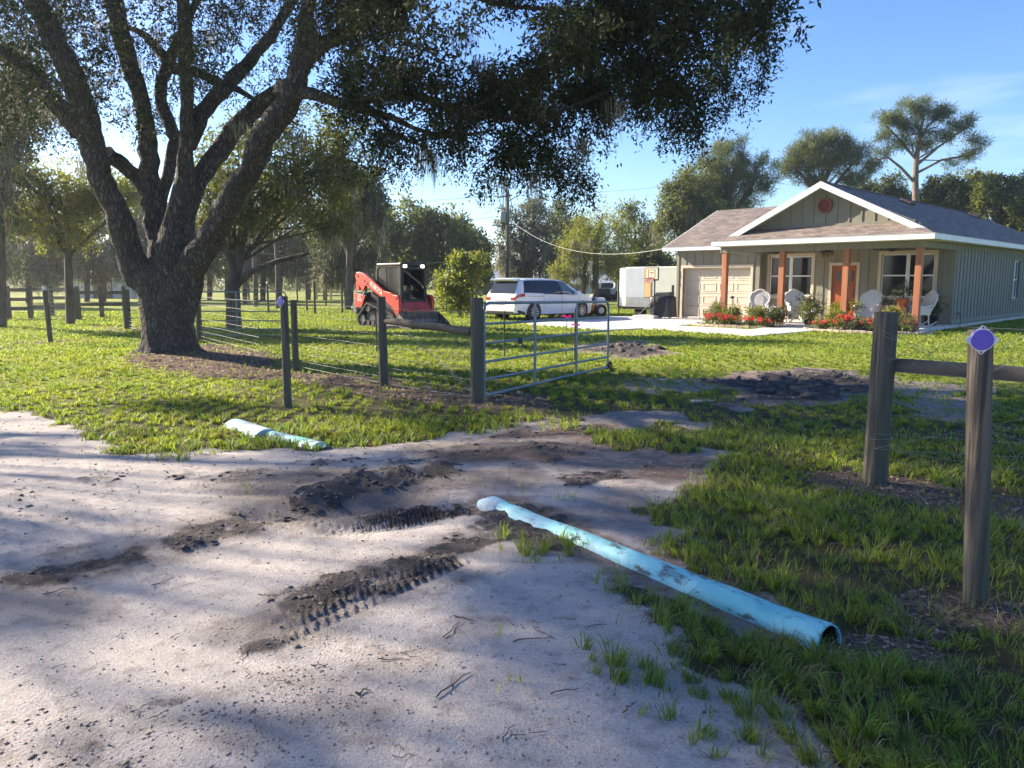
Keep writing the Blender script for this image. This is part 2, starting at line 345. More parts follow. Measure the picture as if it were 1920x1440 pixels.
mud = np.maximum.reduce([
    smooth(band([(600,935),(700,905),(800,893),(840,880)], 0.26)+n2*1.2+n1*.5, 0.0, 0.5),
    smooth(band([(690,972),(760,962),(850,948)], 0.15)+n2*0.9, 0.0, 0.4),
    smooth(band([(115,1078),(210,1040),(310,1010),(420,985),(500,975)], 0.27)+n2*1.7, 0.1, 0.6),
    smooth(band([(570,1125),(660,1098),(760,1070),(860,1035),(950,1000),(960,960)], 0.25)+n2*1.9, 0.1, 0.6),
    smooth(band([(900,990),(980,985),(1000,1020)], 0.28)+n2*1.8, 0.1, 0.6)*0.9,
    smooth(band([(470,1215),(540,1205)], 0.07)+n2*1.9, 0.1, 0.6)*0.8,
    smooth(band([(-40,1420),(120,1400),(200,1440)], 0.22)+n2*1.9, 0.1, 0.6)*0.6,
    smooth(band([(170,1325),(350,1310)], 0.10)+n2*2.2, 0.1, 0.7)*0.5,
    smooth(band([(1080,902),(1190,890)], 0.30)+n2*1.8, 0.1, 0.6)*0.85,
    smooth(band([(880,850),(1000,842),(1040,855)], 0.45)+n2*1.3, 0.0, 0.6)*0.75,
    smooth(band([(930,815),(1100,805)], 0.35)+n2*1.5, 0.0, 0.6)*0.6,
    smooth(band([(590,870),(850,868)], 0.5)+n2*2.0, 0.2, 0.8)*0.55,
    smooth(band([(180,905),(330,893),(480,880)], 0.35)+n2*1.8, 0.2, 0.8)*0.55,
    smooth(band([(20,920),(120,1000)], 0.2)+n2*2, 0.2, 0.8)*0.35,
    smooth(sdpoly(gp((1340,718),(1420,698),(1560,694),(1650,708),(1660,738),(1560,762),(1400,752)))+n1*1.5+n2*1.4, -0.1, 0.5),
    smooth(sdpoly(gp((1080,662),(1130,645),(1200,644),(1270,662),(1190,674)))+n1*1.8+n2*1.2, -0.1, 0.5)*0.9])
brk = fbm(GX, GY, 7.5, 4, 90); brk2 = fbm(GX, GY, 2.6, 3, 95)
foreg = 1-smooth(RR, 8.5, 10)
mud = mud*(1-foreg*(1-smooth(brk+0.25*(brk2-.5)+0.30*(mud-.5), 0.36, 0.62)))
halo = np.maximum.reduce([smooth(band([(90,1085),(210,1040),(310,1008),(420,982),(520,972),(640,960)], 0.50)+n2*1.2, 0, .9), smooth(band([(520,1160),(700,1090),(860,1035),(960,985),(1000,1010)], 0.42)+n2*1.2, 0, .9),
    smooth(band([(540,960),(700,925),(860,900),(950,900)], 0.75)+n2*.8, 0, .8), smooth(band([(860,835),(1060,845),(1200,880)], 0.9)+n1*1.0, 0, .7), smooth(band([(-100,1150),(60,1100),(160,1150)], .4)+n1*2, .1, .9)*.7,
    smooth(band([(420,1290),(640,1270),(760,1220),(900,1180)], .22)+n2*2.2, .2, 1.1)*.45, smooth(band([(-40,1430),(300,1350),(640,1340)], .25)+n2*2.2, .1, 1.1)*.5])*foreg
damp_shade = np.maximum.reduce([halo*.95, inner*.75,  # inner: gateway sand darkened for its shade; other terms are damp soil
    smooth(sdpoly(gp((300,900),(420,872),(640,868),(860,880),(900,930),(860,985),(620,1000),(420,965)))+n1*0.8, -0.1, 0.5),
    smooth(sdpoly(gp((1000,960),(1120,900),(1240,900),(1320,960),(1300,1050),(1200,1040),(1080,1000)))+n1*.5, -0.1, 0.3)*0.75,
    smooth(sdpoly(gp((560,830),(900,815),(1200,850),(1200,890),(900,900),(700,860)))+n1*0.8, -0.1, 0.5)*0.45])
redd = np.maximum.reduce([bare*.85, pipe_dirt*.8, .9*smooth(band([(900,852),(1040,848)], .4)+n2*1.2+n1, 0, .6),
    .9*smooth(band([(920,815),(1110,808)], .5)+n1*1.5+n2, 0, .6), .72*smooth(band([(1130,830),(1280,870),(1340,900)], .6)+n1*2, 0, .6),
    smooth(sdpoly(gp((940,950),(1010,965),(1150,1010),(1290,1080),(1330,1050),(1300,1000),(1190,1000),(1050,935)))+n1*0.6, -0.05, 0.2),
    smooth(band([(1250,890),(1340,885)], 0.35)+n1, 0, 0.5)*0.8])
sand_all = np.clip(np.maximum.reduce([sandm, bare, pipe_dirt]), 0, 1)
grassd = np.clip((1-sand_all)*(1-mulch*0.93), 0, 1)
grassd *= 1-0.75*smooth(fbm(GX, GY, 0.9, 3, 40), 0.60, 0.72)*(RR < 30)
grassd *= 1-(1-smooth(RR,9,12))*(GX>0)*0.72*smooth(fbm(GX, GY, 3.4, 4, 44), 0.44, 0.60)          # thin places
grassd = np.maximum(grassd, smooth(band([(940,1000),(1000,1040),(1060,1030)], 0.16)+n2*1.6, 0.1, 0.6)*0.55)
grassd = np.maximum(grassd, smooth(band([(1250,1150),(1330,1205),(1430,1240),(1520,1260)], 0.13)+n2*1.4, 0.1, 0.6)*0.8)
grassd = np.maximum(grassd, smooth(band([(1190,1260),(1300,1290),(1420,1330),(1500,1420)], 0.16)+n2*2.0, 0.15, 0.7)*0.75)
for (u, v, r_) in ((950,1195,.05),(1110,1212,.07),(960,1292,.04),(1165,1165,.04),(1240,1340,.09),(1330,1390,.1),(1060,940,.08),(985,925,.08),(455,926,.05),(1350,1180,.05)):
    grassd = np.maximum(grassd, smooth(band([(u,v),(u+1,v)], r_)+n2, 0.1, 0.7)*0.45)
# heights
GZ = (n1*0.05+n3*0.10)*smooth(RR, 1.0, 6.0)*(1-smooth(RR, 22, 30)) + n2*0.012*sand_all
GZ += 0.05*smooth(band([(590,925),(700,895),(820,878)], 0.30), 0, 1) - 0.07*smooth(band([(500,960),(640,950),(760,930)], 0.32), 0, 1)
GZ -= 0.05*smooth(band([(640,985),(760,975),(880,950)], 0.25), 0, 1)
mudn = np.abs(fbm(GX, GY, 9.0, 3, 60)-0.5)*2
GZ += mud*(0.014*(1-mudn)+0.015*n2*4)*np.clip(RR/6, 0.6, 1.5)
lawnpile = np.maximum(smooth(sdpoly(gp((1340,718),(1420,698),(1560,694),(1650,708),(1660,738),(1560,762),(1400,752))), -0.1, 0.8),
                      smooth(sdpoly(gp((1080,662),(1130,645),(1200,644),(1270,662),(1190,674))), -0.2, 0.9))
GZ += lawnpile*(0.0+0.26*np.clip(fbm(GX, GY, 2.2, 4, 71)-0.42, 0, 1))
# tyre tread prints
def tread(uv, wd, pitch_, amp, skew=0.35):
    global GZ
    P = gp(*uv)
    for (x0,y0),(x1,y1) in zip(P[:-1], P[1:]):
        dx, dy = x1-x0, y1-y0; Ln = math.hypot(dx,dy); ax, ay = dx/Ln, dy/Ln
        al = (GX-x0)*ax+(GY-y0)*ay; ac = -(GX-x0)*ay+(GY-y0)*ax
        m_ = smooth(al, -0.02, 0.06)*(1-smooth(al, Ln-0.06, Ln+0.02))*(1-smooth(np.abs(ac), wd*0.85, wd))
        ph = (al+skew*np.abs(ac))/pitch_*2*np.pi
        GZ = GZ + m_*amp*(smooth(np.sin(ph), -0.2, 0.5)*smooth(np.sin(ac/wd*9), -0.7, 0.1)-0.5)
tread([(520,1180),(700,1105),(860,1040)], 0.16, 0.060, 0.013, 0.6)
tread([(560,1165),(720,1095),(850,1050)], 0.10, 0.047, 0.009, -0.8)
tread([(470,960),(600,985),(700,1000)], 0.16, 0.06, 0.008, 0.3)
tread([(150,870),(260,1010),(330,1100)], 0.16, 0.07, 0.007, 0.3)
tread([(660,985),(870,945)], 0.11, 0.022, 0.014, 0.0)
tread([(330,918),(460,893)], 0.14, 0.035, 0.012, 0.0)
tread([(40,960),(60,1020),(90,1100)], 0.35, 0.05, 0.008, 0.2)
# mound at the oak's foot
OAK = G(315, 668)
GZ += 0.12*np.exp(-((GX-OAK.x)**2+(GY-OAK.y)**2)/3.0)
GZ *= (1-smooth(RR, 32, 40))
NR, NT = GX.shape
idx = (np.arange(NR-1)[:,None]*NT+np.arange(NT-1)[None,:]).ravel()
F4 = np.stack([idx, idx+1, idx+NT+1, idx+NT], 1)[:, ::-1]
def nodes_ground():
    m = bpy.data.materials.new('ground_soil'); m.use_nodes = True; t = m.node_tree; N = t.nodes; L = t.links
    p = N['Principled BSDF']; p.inputs['Roughness'].default_value = 0.95; p.inputs['Specular IOR Level'].default_value = 0.2
    tcn = N.new('ShaderNodeTexCoord')
    def ns(s, d=6, rough=0.6):
        n = N.new('ShaderNodeTexNoise'); n.inputs['Scale'].default_value = s; n.inputs['Detail'].default_value = d; n.inputs['Roughness'].default_value = rough
        L.new(tcn.outputs['Object'], n.inputs['Vector']); return n.outputs['Fac']
    def at_(k): a = N.new('ShaderNodeAttribute'); a.attribute_name = k; return a.outputs['Fac']
    def mr(x, a, b, c=0, d=1):
        q = N.new('ShaderNodeMapRange'); L.new(x, q.inputs[0]); 
        for i, vv in enumerate((a,b,c,d)): q.inputs[i+1].default_value = vv
        return q.outputs[0]
    def mth(op, a, b):
        q = N.new('ShaderNodeMath'); q.operation = op
        for i, x in enumerate((a,b)):
            if isinstance(x, (int,float)): q.inputs[i].default_value = x
            else: L.new(x, q.inputs[i])
        return q.outputs[0]
    def mixn(f, a, b):
        x = N.new('ShaderNodeMix'); x.data_type = 'RGBA'
        if isinstance(f, float): x.inputs['Factor'].default_value = f
        else: L.new(f, x.inputs['Factor'])
        for k, q in (('A', a), ('B', b)):
            if isinstance(q, tuple): x.inputs[k].default_value = (*q, 1)
            else: L.new(q, x.inputs[k])
        return x.outputs['Result']
    fine = ns(70, 8); med = ns(9, 8); big = ns(1.3, 5); vf = ns(220, 4)
    def edge(a, soft=0.22): return mr(mth('ADD', at_(a), mth('MULTIPLY', mth('SUBTRACT', fine, 0.5), 1.1)), 0.5-soft, 0.5+soft)
    sand = mixn(mr(big, 0.35, 0.65), (0.63,0.575,0.525), (0.55,0.505,0.465))
    sand = mixn(mr(fine, 0.38, 0.56), mixn(0.32, sand, (0.22,0.20,0.19)), sand)
    sand = mixn(mr(med, 0.52, 0.66, 0, 0.6), sand, (0.30,0.25,0.22))
    sand = mixn(mr(vf, 0.57, 0.66, 0, 0.7), sand, (0.14,0.12,0.11))
    sand = mixn(mth('MULTIPLY', at_('damp_shade'), mr(med, 0.25, 0.65, 0.75, 1.0)), sand, (0.165,0.142,0.128))
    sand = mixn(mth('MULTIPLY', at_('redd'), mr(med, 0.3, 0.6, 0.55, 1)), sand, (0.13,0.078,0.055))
    mudc = mixn(mr(med, 0.35, 0.65), (0.065,0.056,0.051), (0.15,0.132,0.12))
    mudc = mixn(mr(vf, 0.60, 0.66, 0, 0.5), mudc, (0.32,0.29,0.27))
    mul = mixn(mr(ns(40, 6), 0.40, 0.62), (0.075,0.048,0.034), (0.235,0.170,0.128))
    lawn = mixn(mr(ns(22, 6), 0.35, 0.65), (0.17,0.19,0.035), (0.33,0.37,0.055))
    lawn = mixn(mr(ns(2.5, 5), 0.52, 0.72, 0, 0.6), lawn, (0.22,0.19,0.10))
    lawn = mixn(at_('far_lawn'), mixn(mr(med,.35,.65), (0.055,0.045,0.025), (0.085,0.085,0.03)), lawn)  # soil tone close by, brighter lawn tone farther off
    c = mixn(edge('sand'), lawn, sand); c = mixn(edge('mulch'), c, mul); c = mixn(edge('mud'), c, mudc)
    L.new(c, p.inputs['Base Color'])
    h = mth('ADD', mth('MULTIPLY', fine, 0.5), mth('MULTIPLY', vf, 0.35)); h = mth('ADD', h, mth('MULTIPLY', med, 0.6))
    h = mth('ADD', h, mth('MULTIPLY', at_('mud'), mth('MULTIPLY', fine, 1.6)))
    b = N.new('ShaderNodeBump'); b.inputs['Strength'].default_value = 1.0; b.inputs['Distance'].default_value = 0.034
    L.new(h, b.inputs['Height']); L.new(b.outputs[0], p.inputs['Normal'])
    return m
M['ground'] = nodes_ground()
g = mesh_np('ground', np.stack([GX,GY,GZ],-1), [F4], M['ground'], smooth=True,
    attrs={'sand':sand_all,'mud':mud,'mulch':mulch,'damp_shade':damp_shade,'redd':redd,'far_lawn':smooth(RR, 9, 17)})
tag(g, kind='structure')

# ---------------- look-up on the ground grid ----------------
lr = np.log(rr[5:505])
def look(A, x, y):
    r = np.hypot(x, y); t = np.arctan2(x, y)
    i = np.clip(np.searchsorted(rr, r)-1, 0, NR-2); j = np.clip(np.searchsorted(th, t)-1, 0, NT-2)
    fi = np.clip((r-rr[i])/(rr[i+1]-rr[i]), 0, 1); fj = np.clip((t-th[j])/(th[j+1]-th[j]), 0, 1)
    return (A[i,j]*(1-fj)+A[i,j+1]*fj)*(1-fi)+(A[i+1,j]*(1-fj)+A[i+1,j+1]*fj)*fi
def gz(x, y): return float(look(GZ, np.array([x]), np.array([y]))[0])
def scatter(mask, n, r0, r1, power, seed, half=56):
    """n candidate spots between r0 and r1, density falling with distance^-power, kept with probability mask"""
    rs = np.random.RandomState(seed); k = 2-power; u = rs.rand(n)
    r = (r0**k+u*(r1**k-r0**k))**(1/k) if abs(k) > 1e-6 else r0*(r1/r0)**u
    t = np.radians(rs.uniform(-half, half, n)); x = r*np.sin(t); y = r*np.cos(t)
    keep = rs.rand(n) < look(mask, x, y); return x[keep], y[keep], r[keep], rs
# ---------------- grass ----------------
DRIVE = gp((1283,594),(1398,600),(1405,602),(1330,606),(1267,612),(1205,617),(1140,620),(1004,609.5),(975,606),(1010,598),(1150,594))
WALK = gp((1205,617),(1267,612.5),(1408,620),(1465,611),(1532,611),(1527,622),(1410,632.5))
HX = (12.7, 23.5); c45 = math.sqrt(0.5)
def HP(x, y, z=0): return Vector((HX[0]+c45*(x+y), HX[1]+c45*(-x+y), z))      # house-local to world
house_poly = [tuple(HP(*p)[:2]) for p in ((-.3,.3),(-.3,22),(-11.3,22),(-11.3,3.2),(-7.4,3.2),(-7.4,.3))]
hard = np.maximum.reduce([sdpoly(DRIVE), sdpoly(WALK), sdpoly(house_poly)]) > -0.03
gd = grassd*(~hard)
def blades(n, r0, r1, power, seed, hmin, hmax, wk, name, label, lean=0.5, mask=None, material=None):
    x, y, r, rs = scatter(gd if mask is None else mask, n, r0, r1, power, seed); m = len(x)
    hvar = 0.55+0.9*fbm(x, y, 1.7, 3, 80)
    # blades stand in tufts: pull each towards a nearby knot
    cs = 0.13 if r1 < 10 else 0.22; kx = np.floor(x/cs); ky = np.floor(y/cs); jx = _T[kx.astype(int)&255, ky.astype(int)&255]; jy = _T[ky.astype(int)&255, (kx.astype(int)+57)&255]
    tx = (kx+jx)*cs; ty = (ky+jy)*cs; pull = 0.5; hk = 0.6+0.8*_T[(kx.astype(int)*7)&255, (ky.astype(int)*3)&255]
    ox = x-tx; oy = y-ty; x = x-ox*pull; y = y-oy*pull
    z = look(GZ, x, y); a = np.arctan2(oy, ox)+rs.normal(0, 0.7, m)
    h = rs.uniform(hmin, hmax, m)*hvar*(0.75+0.5*rs.rand(m))*hk; wdt = np.maximum(0.0036, r*wk)*rs.uniform(0.7, 1.3, m)
    ln = h*lean*rs.uniform(0.3, 1.6, m)
    dx, dy = np.cos(a), np.sin(a); fa = rs.uniform(0, 2*np.pi, m); sx, sy = np.cos(fa)*wdt/2, np.sin(fa)*wdt/2
    V = np.empty((m,5,3), np.float32)
    V[:,0] = np.stack([x-sx, y-sy, z-0.01],1); V[:,1] = np.stack([x+sx, y+sy, z-0.01],1)
    mx_, my_ = x+dx*ln*0.35, y+dy*ln*0.35
    V[:,2] = np.stack([mx_+sx*.8, my_+sy*.8, z+h*0.62],1); V[:,3] = np.stack([mx_-sx*.8, my_-sy*.8, z+h*0.62],1)
    V[:,4] = np.stack([x+dx*ln, y+dy*ln, z+h*rs.uniform(0.8,1.0,m)],1)
    b = np.arange(m)[:,None]*5
    o = mesh_np(name, V.reshape(-1,3), [b+np.array([0,1,2,3]), b+np.array([3,2,4])], material or M['grass'])
    return tag(o, label, 'grass', kind='stuff')
blades(378000, 1.9, 9, 1.35, 1, 0.03, 0.088, 0.0010, 'grass', 'bright green grass of the verge and gateway nearest the sand track', 0.9)
blades(780000, 9, 48, 1.4, 2, 0.028, 0.065, 0.0009, 'lawn', 'sunlit yellow green lawn stretching past the fence to the house and trees', 0.8)
M['straw'] = mat('dry_straw', (0.26,0.20,0.13), (0.36,0.29,0.19), 8, 0.8, trans=0.25, island=0.3)
tuft = smooth(band([(1770,1165),(1850,1150),(1930,1175)], 0.25)+n2, 0, 0.6)*0.9+smooth(band([(1590,905),(1700,915)], 0.3)+n2, 0, 0.6)*0.3 + (mulch*0.12)*(RR<14)
blades(84000, 2.5, 14, 1.3, 5, 0.02, 0.055, 0.0010, 'dry_grass', 'pale dead grass stems matted round the foot of the front right post', 1.9, np.clip(tuft,0,1), M['straw'])

blades(60000, 1.9, 10, 1.35, 9, 0.02, 0.075, 0.0010, 'dead_grass_stems', 'pale dead stems mixed through the green verge grass in front', 1.5, np.clip(gd*.45,0,1), M['straw'])
# ---------------- clods, pebbles, chips, sticks ----------------
t_ = (1+5**.5)/2
ICO = np.array([(-1,t_,0),(1,t_,0),(-1,-t_,0),(1,-t_,0),(0,-1,t_),(0,1,t_),(0,-1,-t_),(0,1,-t_),(t_,0,-1),(t_,0,1),(-t_,0,-1),(-t_,0,1)])/1.9
ICF = np.array([(0,11,5),(0,5,1),(0,1,7),(0,7,10),(0,10,11),(1,5,9),(5,11,4),(11,10,2),(10,7,6),(7,1,8),(3,9,4),(3,4,2),(3,2,6),(3,6,8),(3,8,9),(4,9,5),(2,4,11),(6,2,10),(8,6,7),(9,8,1)])
def lumps(mask, n, r0, r1, power, seed, s0, s1, flat, name, label, material, cat, expo=2.0):
    x, y, r, rs = scatter(np.clip(mask,0,1), n, r0, r1, power, seed); m = len(x)
    s = (s0+(s1-s0)*rs.rand(m)**expo)*np.clip(r/6,.72,1.3); a = rs.uniform(0,2*np.pi,m); tilt = rs.normal(0,0.25,m)
    P = ICO[None]*(0.75+0.5*rs.rand(m,12,1)); P = P*np.stack([s*rs.uniform(.8,1.6,m), s*rs.uniform(.6,1.1,m), s*flat*rs.uniform(.6,1.3,m)],1)[:,None]
    P[:,:,2] += P[:,:,0]*tilt[:,None]
    X = P[:,:,0]*np.cos(a)[:,None]-P[:,:,1]*np.sin(a)[:,None]+x[:,None]; Y = P[:,:,0]*np.sin(a)[:,None]+P[:,:,1]*np.cos(a)[:,None]+y[:,None]
    Z = P[:,:,2]+look(GZ,x,y)[:,None]+(s*flat*0.25)[:,None]
    o = mesh_np(name, np.stack([X,Y,Z],-1).reshape(-1,3), [(np.arange(m)[:,None,None]*12+ICF[None]).reshape(-1,3)], material)
    return tag(o, label, cat, kind='stuff')
M['clod'] = mat('dark_clod', (0.05,0.043,0.04), (0.13,0.115,0.10), 6, 0.95, bump=0.6, bscale=60, island=0.3)
M['pebble'] = mat('pebble', (0.34,0.30,0.28), (0.20,0.17,0.16), 3, 0.85, island=0.45)
near = (RR < 16)
lumps(mud*near*(0.25+0.75*smooth(n2,-.1,.15)), 52000, 2.2, 16, 1.2, 31, 0.003, 0.028, 0.36, 'mud_clods', 'dark broken clods of earth churned up by tyres across the sand', M['clod'], 'soil clods', 2.2)
lumps(lawnpile*1.0, 6000, 9, 26, 1.0, 36, 0.02, 0.11, 0.6, 'dirt_heap', 'dark dug earth heaped on the lawn beyond the gate', M['clod'], 'dirt', 2.5)
lumps(sand_all*(0.35+0.65*damp_shade)*(RR<14)*0.9*(1-mulch), 90000, 1.9, 14, 1.4, 32, 0.0018, 0.010, 0.6, 'pebbles', 'small grey pebbles and shell bits strewn over the sand', M['pebble'], 'pebbles', 3.5)
lumps(np.clip(smooth(band([(-40,1420),(150,1380),(420,1330),(560,1290)], 0.32)+n2, 0, .7)+smooth(band([(400,1330),(520,1400)],.25)+n2,0,.7)*.6,0,1)*0.8, 16000, 1.9, 4, 1.2, 33, 0.003, 0.012, 0.4, 'gravel', 'brownish gravelly crumbs in the bottom left of the track', mat('brown_gravel', (0.22,0.15,0.11), (0.30,0.24,0.20), 3, 0.9, island=0.4), 'gravel', 2.0)
# slivers: mulch chips, leaf litter, sticks
def slivers(mask, n, r0, r1, power, seed, l0, l1, wr, name, label, material, cat):
    x, y, r, rs = scatter(np.clip(mask,0,1), n, r0, r1, power, seed); m = len(x)
    l = rs.uniform(l0,l1,m)*np.clip(r/11,.45,1); wd_ = l*wr*rs.uniform(.6,1.4,m); a = rs.uniform(0,2*np.pi,m); ti = rs.normal(0,.35,m); ro = rs.normal(0,.5,m); z = look(GZ,x,y)+0.008
    dx,dy = np.cos(a),np.sin(a); V = np.empty((m,4,3))
    for k,(p,q) in enumerate(((-.5,0),(0,-.5),(.5,0),(0,.5))):
        V[:,k] = np.stack([x+dx*l*p-dy*wd_*q, y+dy*l*p+dx*wd_*q, z+np.abs(l*p*ti)*1.0+wd_*q*ro+ (0.004 if k%2 else 0)],1)
    return tag(mesh_np(name, V.reshape(-1,3), [np.arange(m*4).reshape(-1,4)], material), label, cat, kind='stuff')
M['chip'] = mat('mulch_chip', (0.20,0.125,0.085), (0.34,0.26,0.20), 4, 0.9, trans=0.1, island=0.5)
M['litter'] = mat('fallen_leaf', (0.20,0.09,0.04), (0.28,0.17,0.09), 4, 0.8, trans=0.2, island=0.5)
slivers(mulch, 84000, 3, 26, 1.0, 51, 0.03, 0.11, 0.35, 'mulch', 'brown bark mulch and leaf litter along the fence line and round the oak', M['chip'], 'mulch')
slivers(np.clip(grassd*0.5+sand_all*0.25+redd*0.4,0,1)*(RR<9), 5200, 2, 9, 1.2, 52, 0.02, 0.05, 0.45, 'fallen_leaves', 'brown fallen oak leaves dotted over the grass and sand in front', M['litter'], 'leaves')
mb = MB(); rs = random.Random(4)
def stick(u, v, L_, a, r_=0.003):
    p = G(u, v); pts = []
    for k in range(6):
        t = k/5; q = (p.x+math.cos(a)*L_*(t-.5)+rs.gauss(0,.006), p.y+math.sin(a)*L_*(t-.5)+rs.gauss(0,.006))
        pts.append((q[0], q[1], gz(*q)+r_*0.8+0.002+rs.random()*0.006))
    mb.tube(pts, [r_*(1-.5*k/5) for k in range(6)], 5)
for u,v,L_,a,r_ in ((845,1180,.16,1.2,.003),(850,1285,.22,1.0,.0035),(740,1235,.16,-.1,.003),(770,1228,.12,-.5,.0025),(680,1298,.06,.4,.005),(870,1160,.12,-.6,.003),
        (1060,1300,.12,.2,.003),(1120,1175,.10,.1,.0025),(620,1110,.12,-.9,.003),(300,1085,.14,1.1,.003),(110,1105,.15,.7,.003),(1000,1200,.2,.2,.003),(1020,1190,.14,-.8,.0025),
        (500,1115,.10,-.4,.0025),(1180,1330,.09,.9,.003),(950,1380,.10,1.3,.003),(820,1065,.15,-.5,.003),(600,1245,.06,.2,.003)): stick(u,v,L_,a,r_)
for i in range(40):
    stick(rs.uniform(20,1500), rs.uniform(960,1430), rs.uniform(.03,.10), rs.uniform(0,3.1), .0018)
tag(mb.build('twigs', mat('twig_brown', (0.07,0.05,0.04), (0.12,0.09,0.07), 9, 0.9)), 'thin dark twigs and sticks lying on the sand', 'twigs', kind='stuff')

# ---------------- blue pipes half buried beside the track ----------------
def pipe_mat():
    m = mat('blue_pipe', (0.14,0.48,0.50), (0.27,0.61,0.65), 2.2, 0.6, bump=0.5, bscale=14, c3=(0.42,0.66,0.68), s3=3.0)
    t = m.node_tree; N = t.nodes; L = t.links; p = N['Principled BSDF']; src = p.inputs['Base Color'].links[0].from_socket
    tcn = N.new('ShaderNodeTexCoord'); mp_ = N.new('ShaderNodeMapping'); mp_.inputs['Scale'].default_value = (2.0,5,5); mp_.inputs['Rotation'].default_value=(0,0,.9); L.new(tcn.outputs['Object'], mp_.inputs[0])
    n_ = N.new('ShaderNodeTexNoise'); n_.inputs['Scale'].default_value = 2.4; n_.inputs['Detail'].default_value = 9; n_.inputs['Roughness'].default_value = .7; L.new(mp_.outputs[0], n_.inputs['Vector'])
    q = N.new('ShaderNodeMapRange'); q.inputs[1].default_value = 0.53; q.inputs[2].default_value = 0.62; q.inputs[4].default_value = .9; L.new(n_.outputs['Fac'], q.inputs[0])
    x = N.new('ShaderNodeMix'); x.data_type = 'RGBA'; L.new(q.outputs[0], x.inputs['Factor']); L.new(src, x.inputs['A']); x.inputs['B'].default_value = (0.07,0.065,0.05,1); L.new(x.outputs['Result'], p.inputs['Base Color'])
    return m
M['bluepipe'] = pipe_mat()
M['palepipe'] = mat('pale_blue_concrete', (0.30,0.46,0.56), (0.42,0.56,0.66), 6, 0.8, bump=0.3, bscale=40, c3=(0.28,0.34,0.36), s3=5)
def pipe(name, A, B, rad, z0, z1, label, open_end=True, collar=True):
    L_ = (B-A).length; rz = math.atan2(A.y-B.y, A.x-B.x)
    root = empty(name, (B.x, B.y, 0), rz, label, 'pipe')          # local x runs from far end B to near end A
    n = 28; V = []; F = []; st = [i/24*L_ for i in range(25)]
    def ring(x, r, zc, tilt=0): return [(x+tilt*math.sin(2*math.pi*k/n)*r, math.cos(2*math.pi*k/n)*r, zc+math.sin(2*math.pi*k/n)*r) for k in range(n)]
    m_ = MB(); zc = lambda x: z0+(z1-z0)*x/L_
    for x in st: V += [(p[0], p[1]*(1+.05*math.sin(x*3.1))*1.05, p[2]+.004*math.sin(x*7+p[1]*20)-.006*max(0,math.sin(x*4.3+p[1]*9))) for p in ring(x, rad*(1+.02*math.sin(x*9)), zc(x)+.004*math.sin(x*5), -0.12 if x == st[-1] else 0)]
    for i in range(24):
        for k in range(n): F.append((i*n+k, i*n+(k+1)%n, (i+1)*n+(k+1)%n, (i+1)*n+k))
    m_.add(V, F, True)
    if open_end:
        Vi = ring(L_, rad, zc(L_), -0.12)+ring(L_, rad*.93, zc(L_), -0.12)+ring(L_-.5, rad*.93, zc(L_-.5))
        m_.add(Vi, [(j*n+k, j*n+(k+1)%n, (j+1)*n+(k+1)%n, (j+1)*n+k) for j in (0,1) for k in range(n)]); m_.add(Vi[2*n:], [tuple(range(n))])
        m_.build('pipe_body', M['bluepipe'], root)
        mi = MB(); Vd = ring(L_-.015, rad*.925, zc(L_), -0.12)+ring(L_-.49, rad*.925, zc(L_-.49)); mi.add(Vd, [(k,(k+1)%n,n+(k+1)%n,n+k) for k in range(n)]); mi.add(Vd[n:], [tuple(range(n))])
        mi.build('pipe_inside', M['black'], root)
    else: m_.build('pipe_body', M['bluepipe'], root)
    if collar:
        c = MB(); prof = [(.14,rad*.9),(.14,rad*1.14),(.05,rad*1.2),(-.06,rad*1.22),(-.13,rad*1.12),(-.20,rad*.80),(-.27,rad*.40),(-.30,rad*.05)]
        V = []
        for x, r in prof: V += ring(x, r, zc(0)-.01-(0.02 if x < -.1 else 0))
        c.add(V, [(i*n+k,i*n+(k+1)%n,(i+1)*n+(k+1)%n,(i+1)*n+k) for i in range(len(prof)-1) for k in range(n)], True); c.build('collar', M['palepipe'], root)
    return root
A_ = G(1556,1215); B_ = G(930,946)
pipe('drain_pipe', A_, B_, 0.082, -0.042, 0.022, 'long turquoise pipe half buried beside the sand with its black open end towards the camera')
p2 = empty('buried_pipe', G(585,828), 0, 'pale blue pipe end showing through the grass on the far side of the track', 'pipe')
a_, b_ = G(440,790), G(505,815); d_ = (b_-a_)
def half_pipe(a, b, r, z, matn, nm):
    m_ = MB(); a, b = Vector(a)-p2.location, Vector(b)-p2.location; a.z = b.z = z; m_.tube([a, a.lerp(b,.5), b], r, 22); m_.build(nm, matn, p2)
half_pipe(G(440,794), G(500,814), 0.17, -0.115, M['palepipe'], 'pipe_end')
half_pipe(G(500,812), G(600,835), 0.12, -0.085, M['bluepipe'], 'pipe_body')
# ---------------- paving ----------------
def slab(name, poly, z, th_, material):
    m_ = MB(); m_.sheet([(p[0],p[1],z) for p in poly], th_); return tag(m_.build(name, material), kind='structure')
slab('driveway', DRIVE, 0.03, 0.08, M['conc'])
slab('footpath', WALK, 0.045, 0.09, M['conc'])
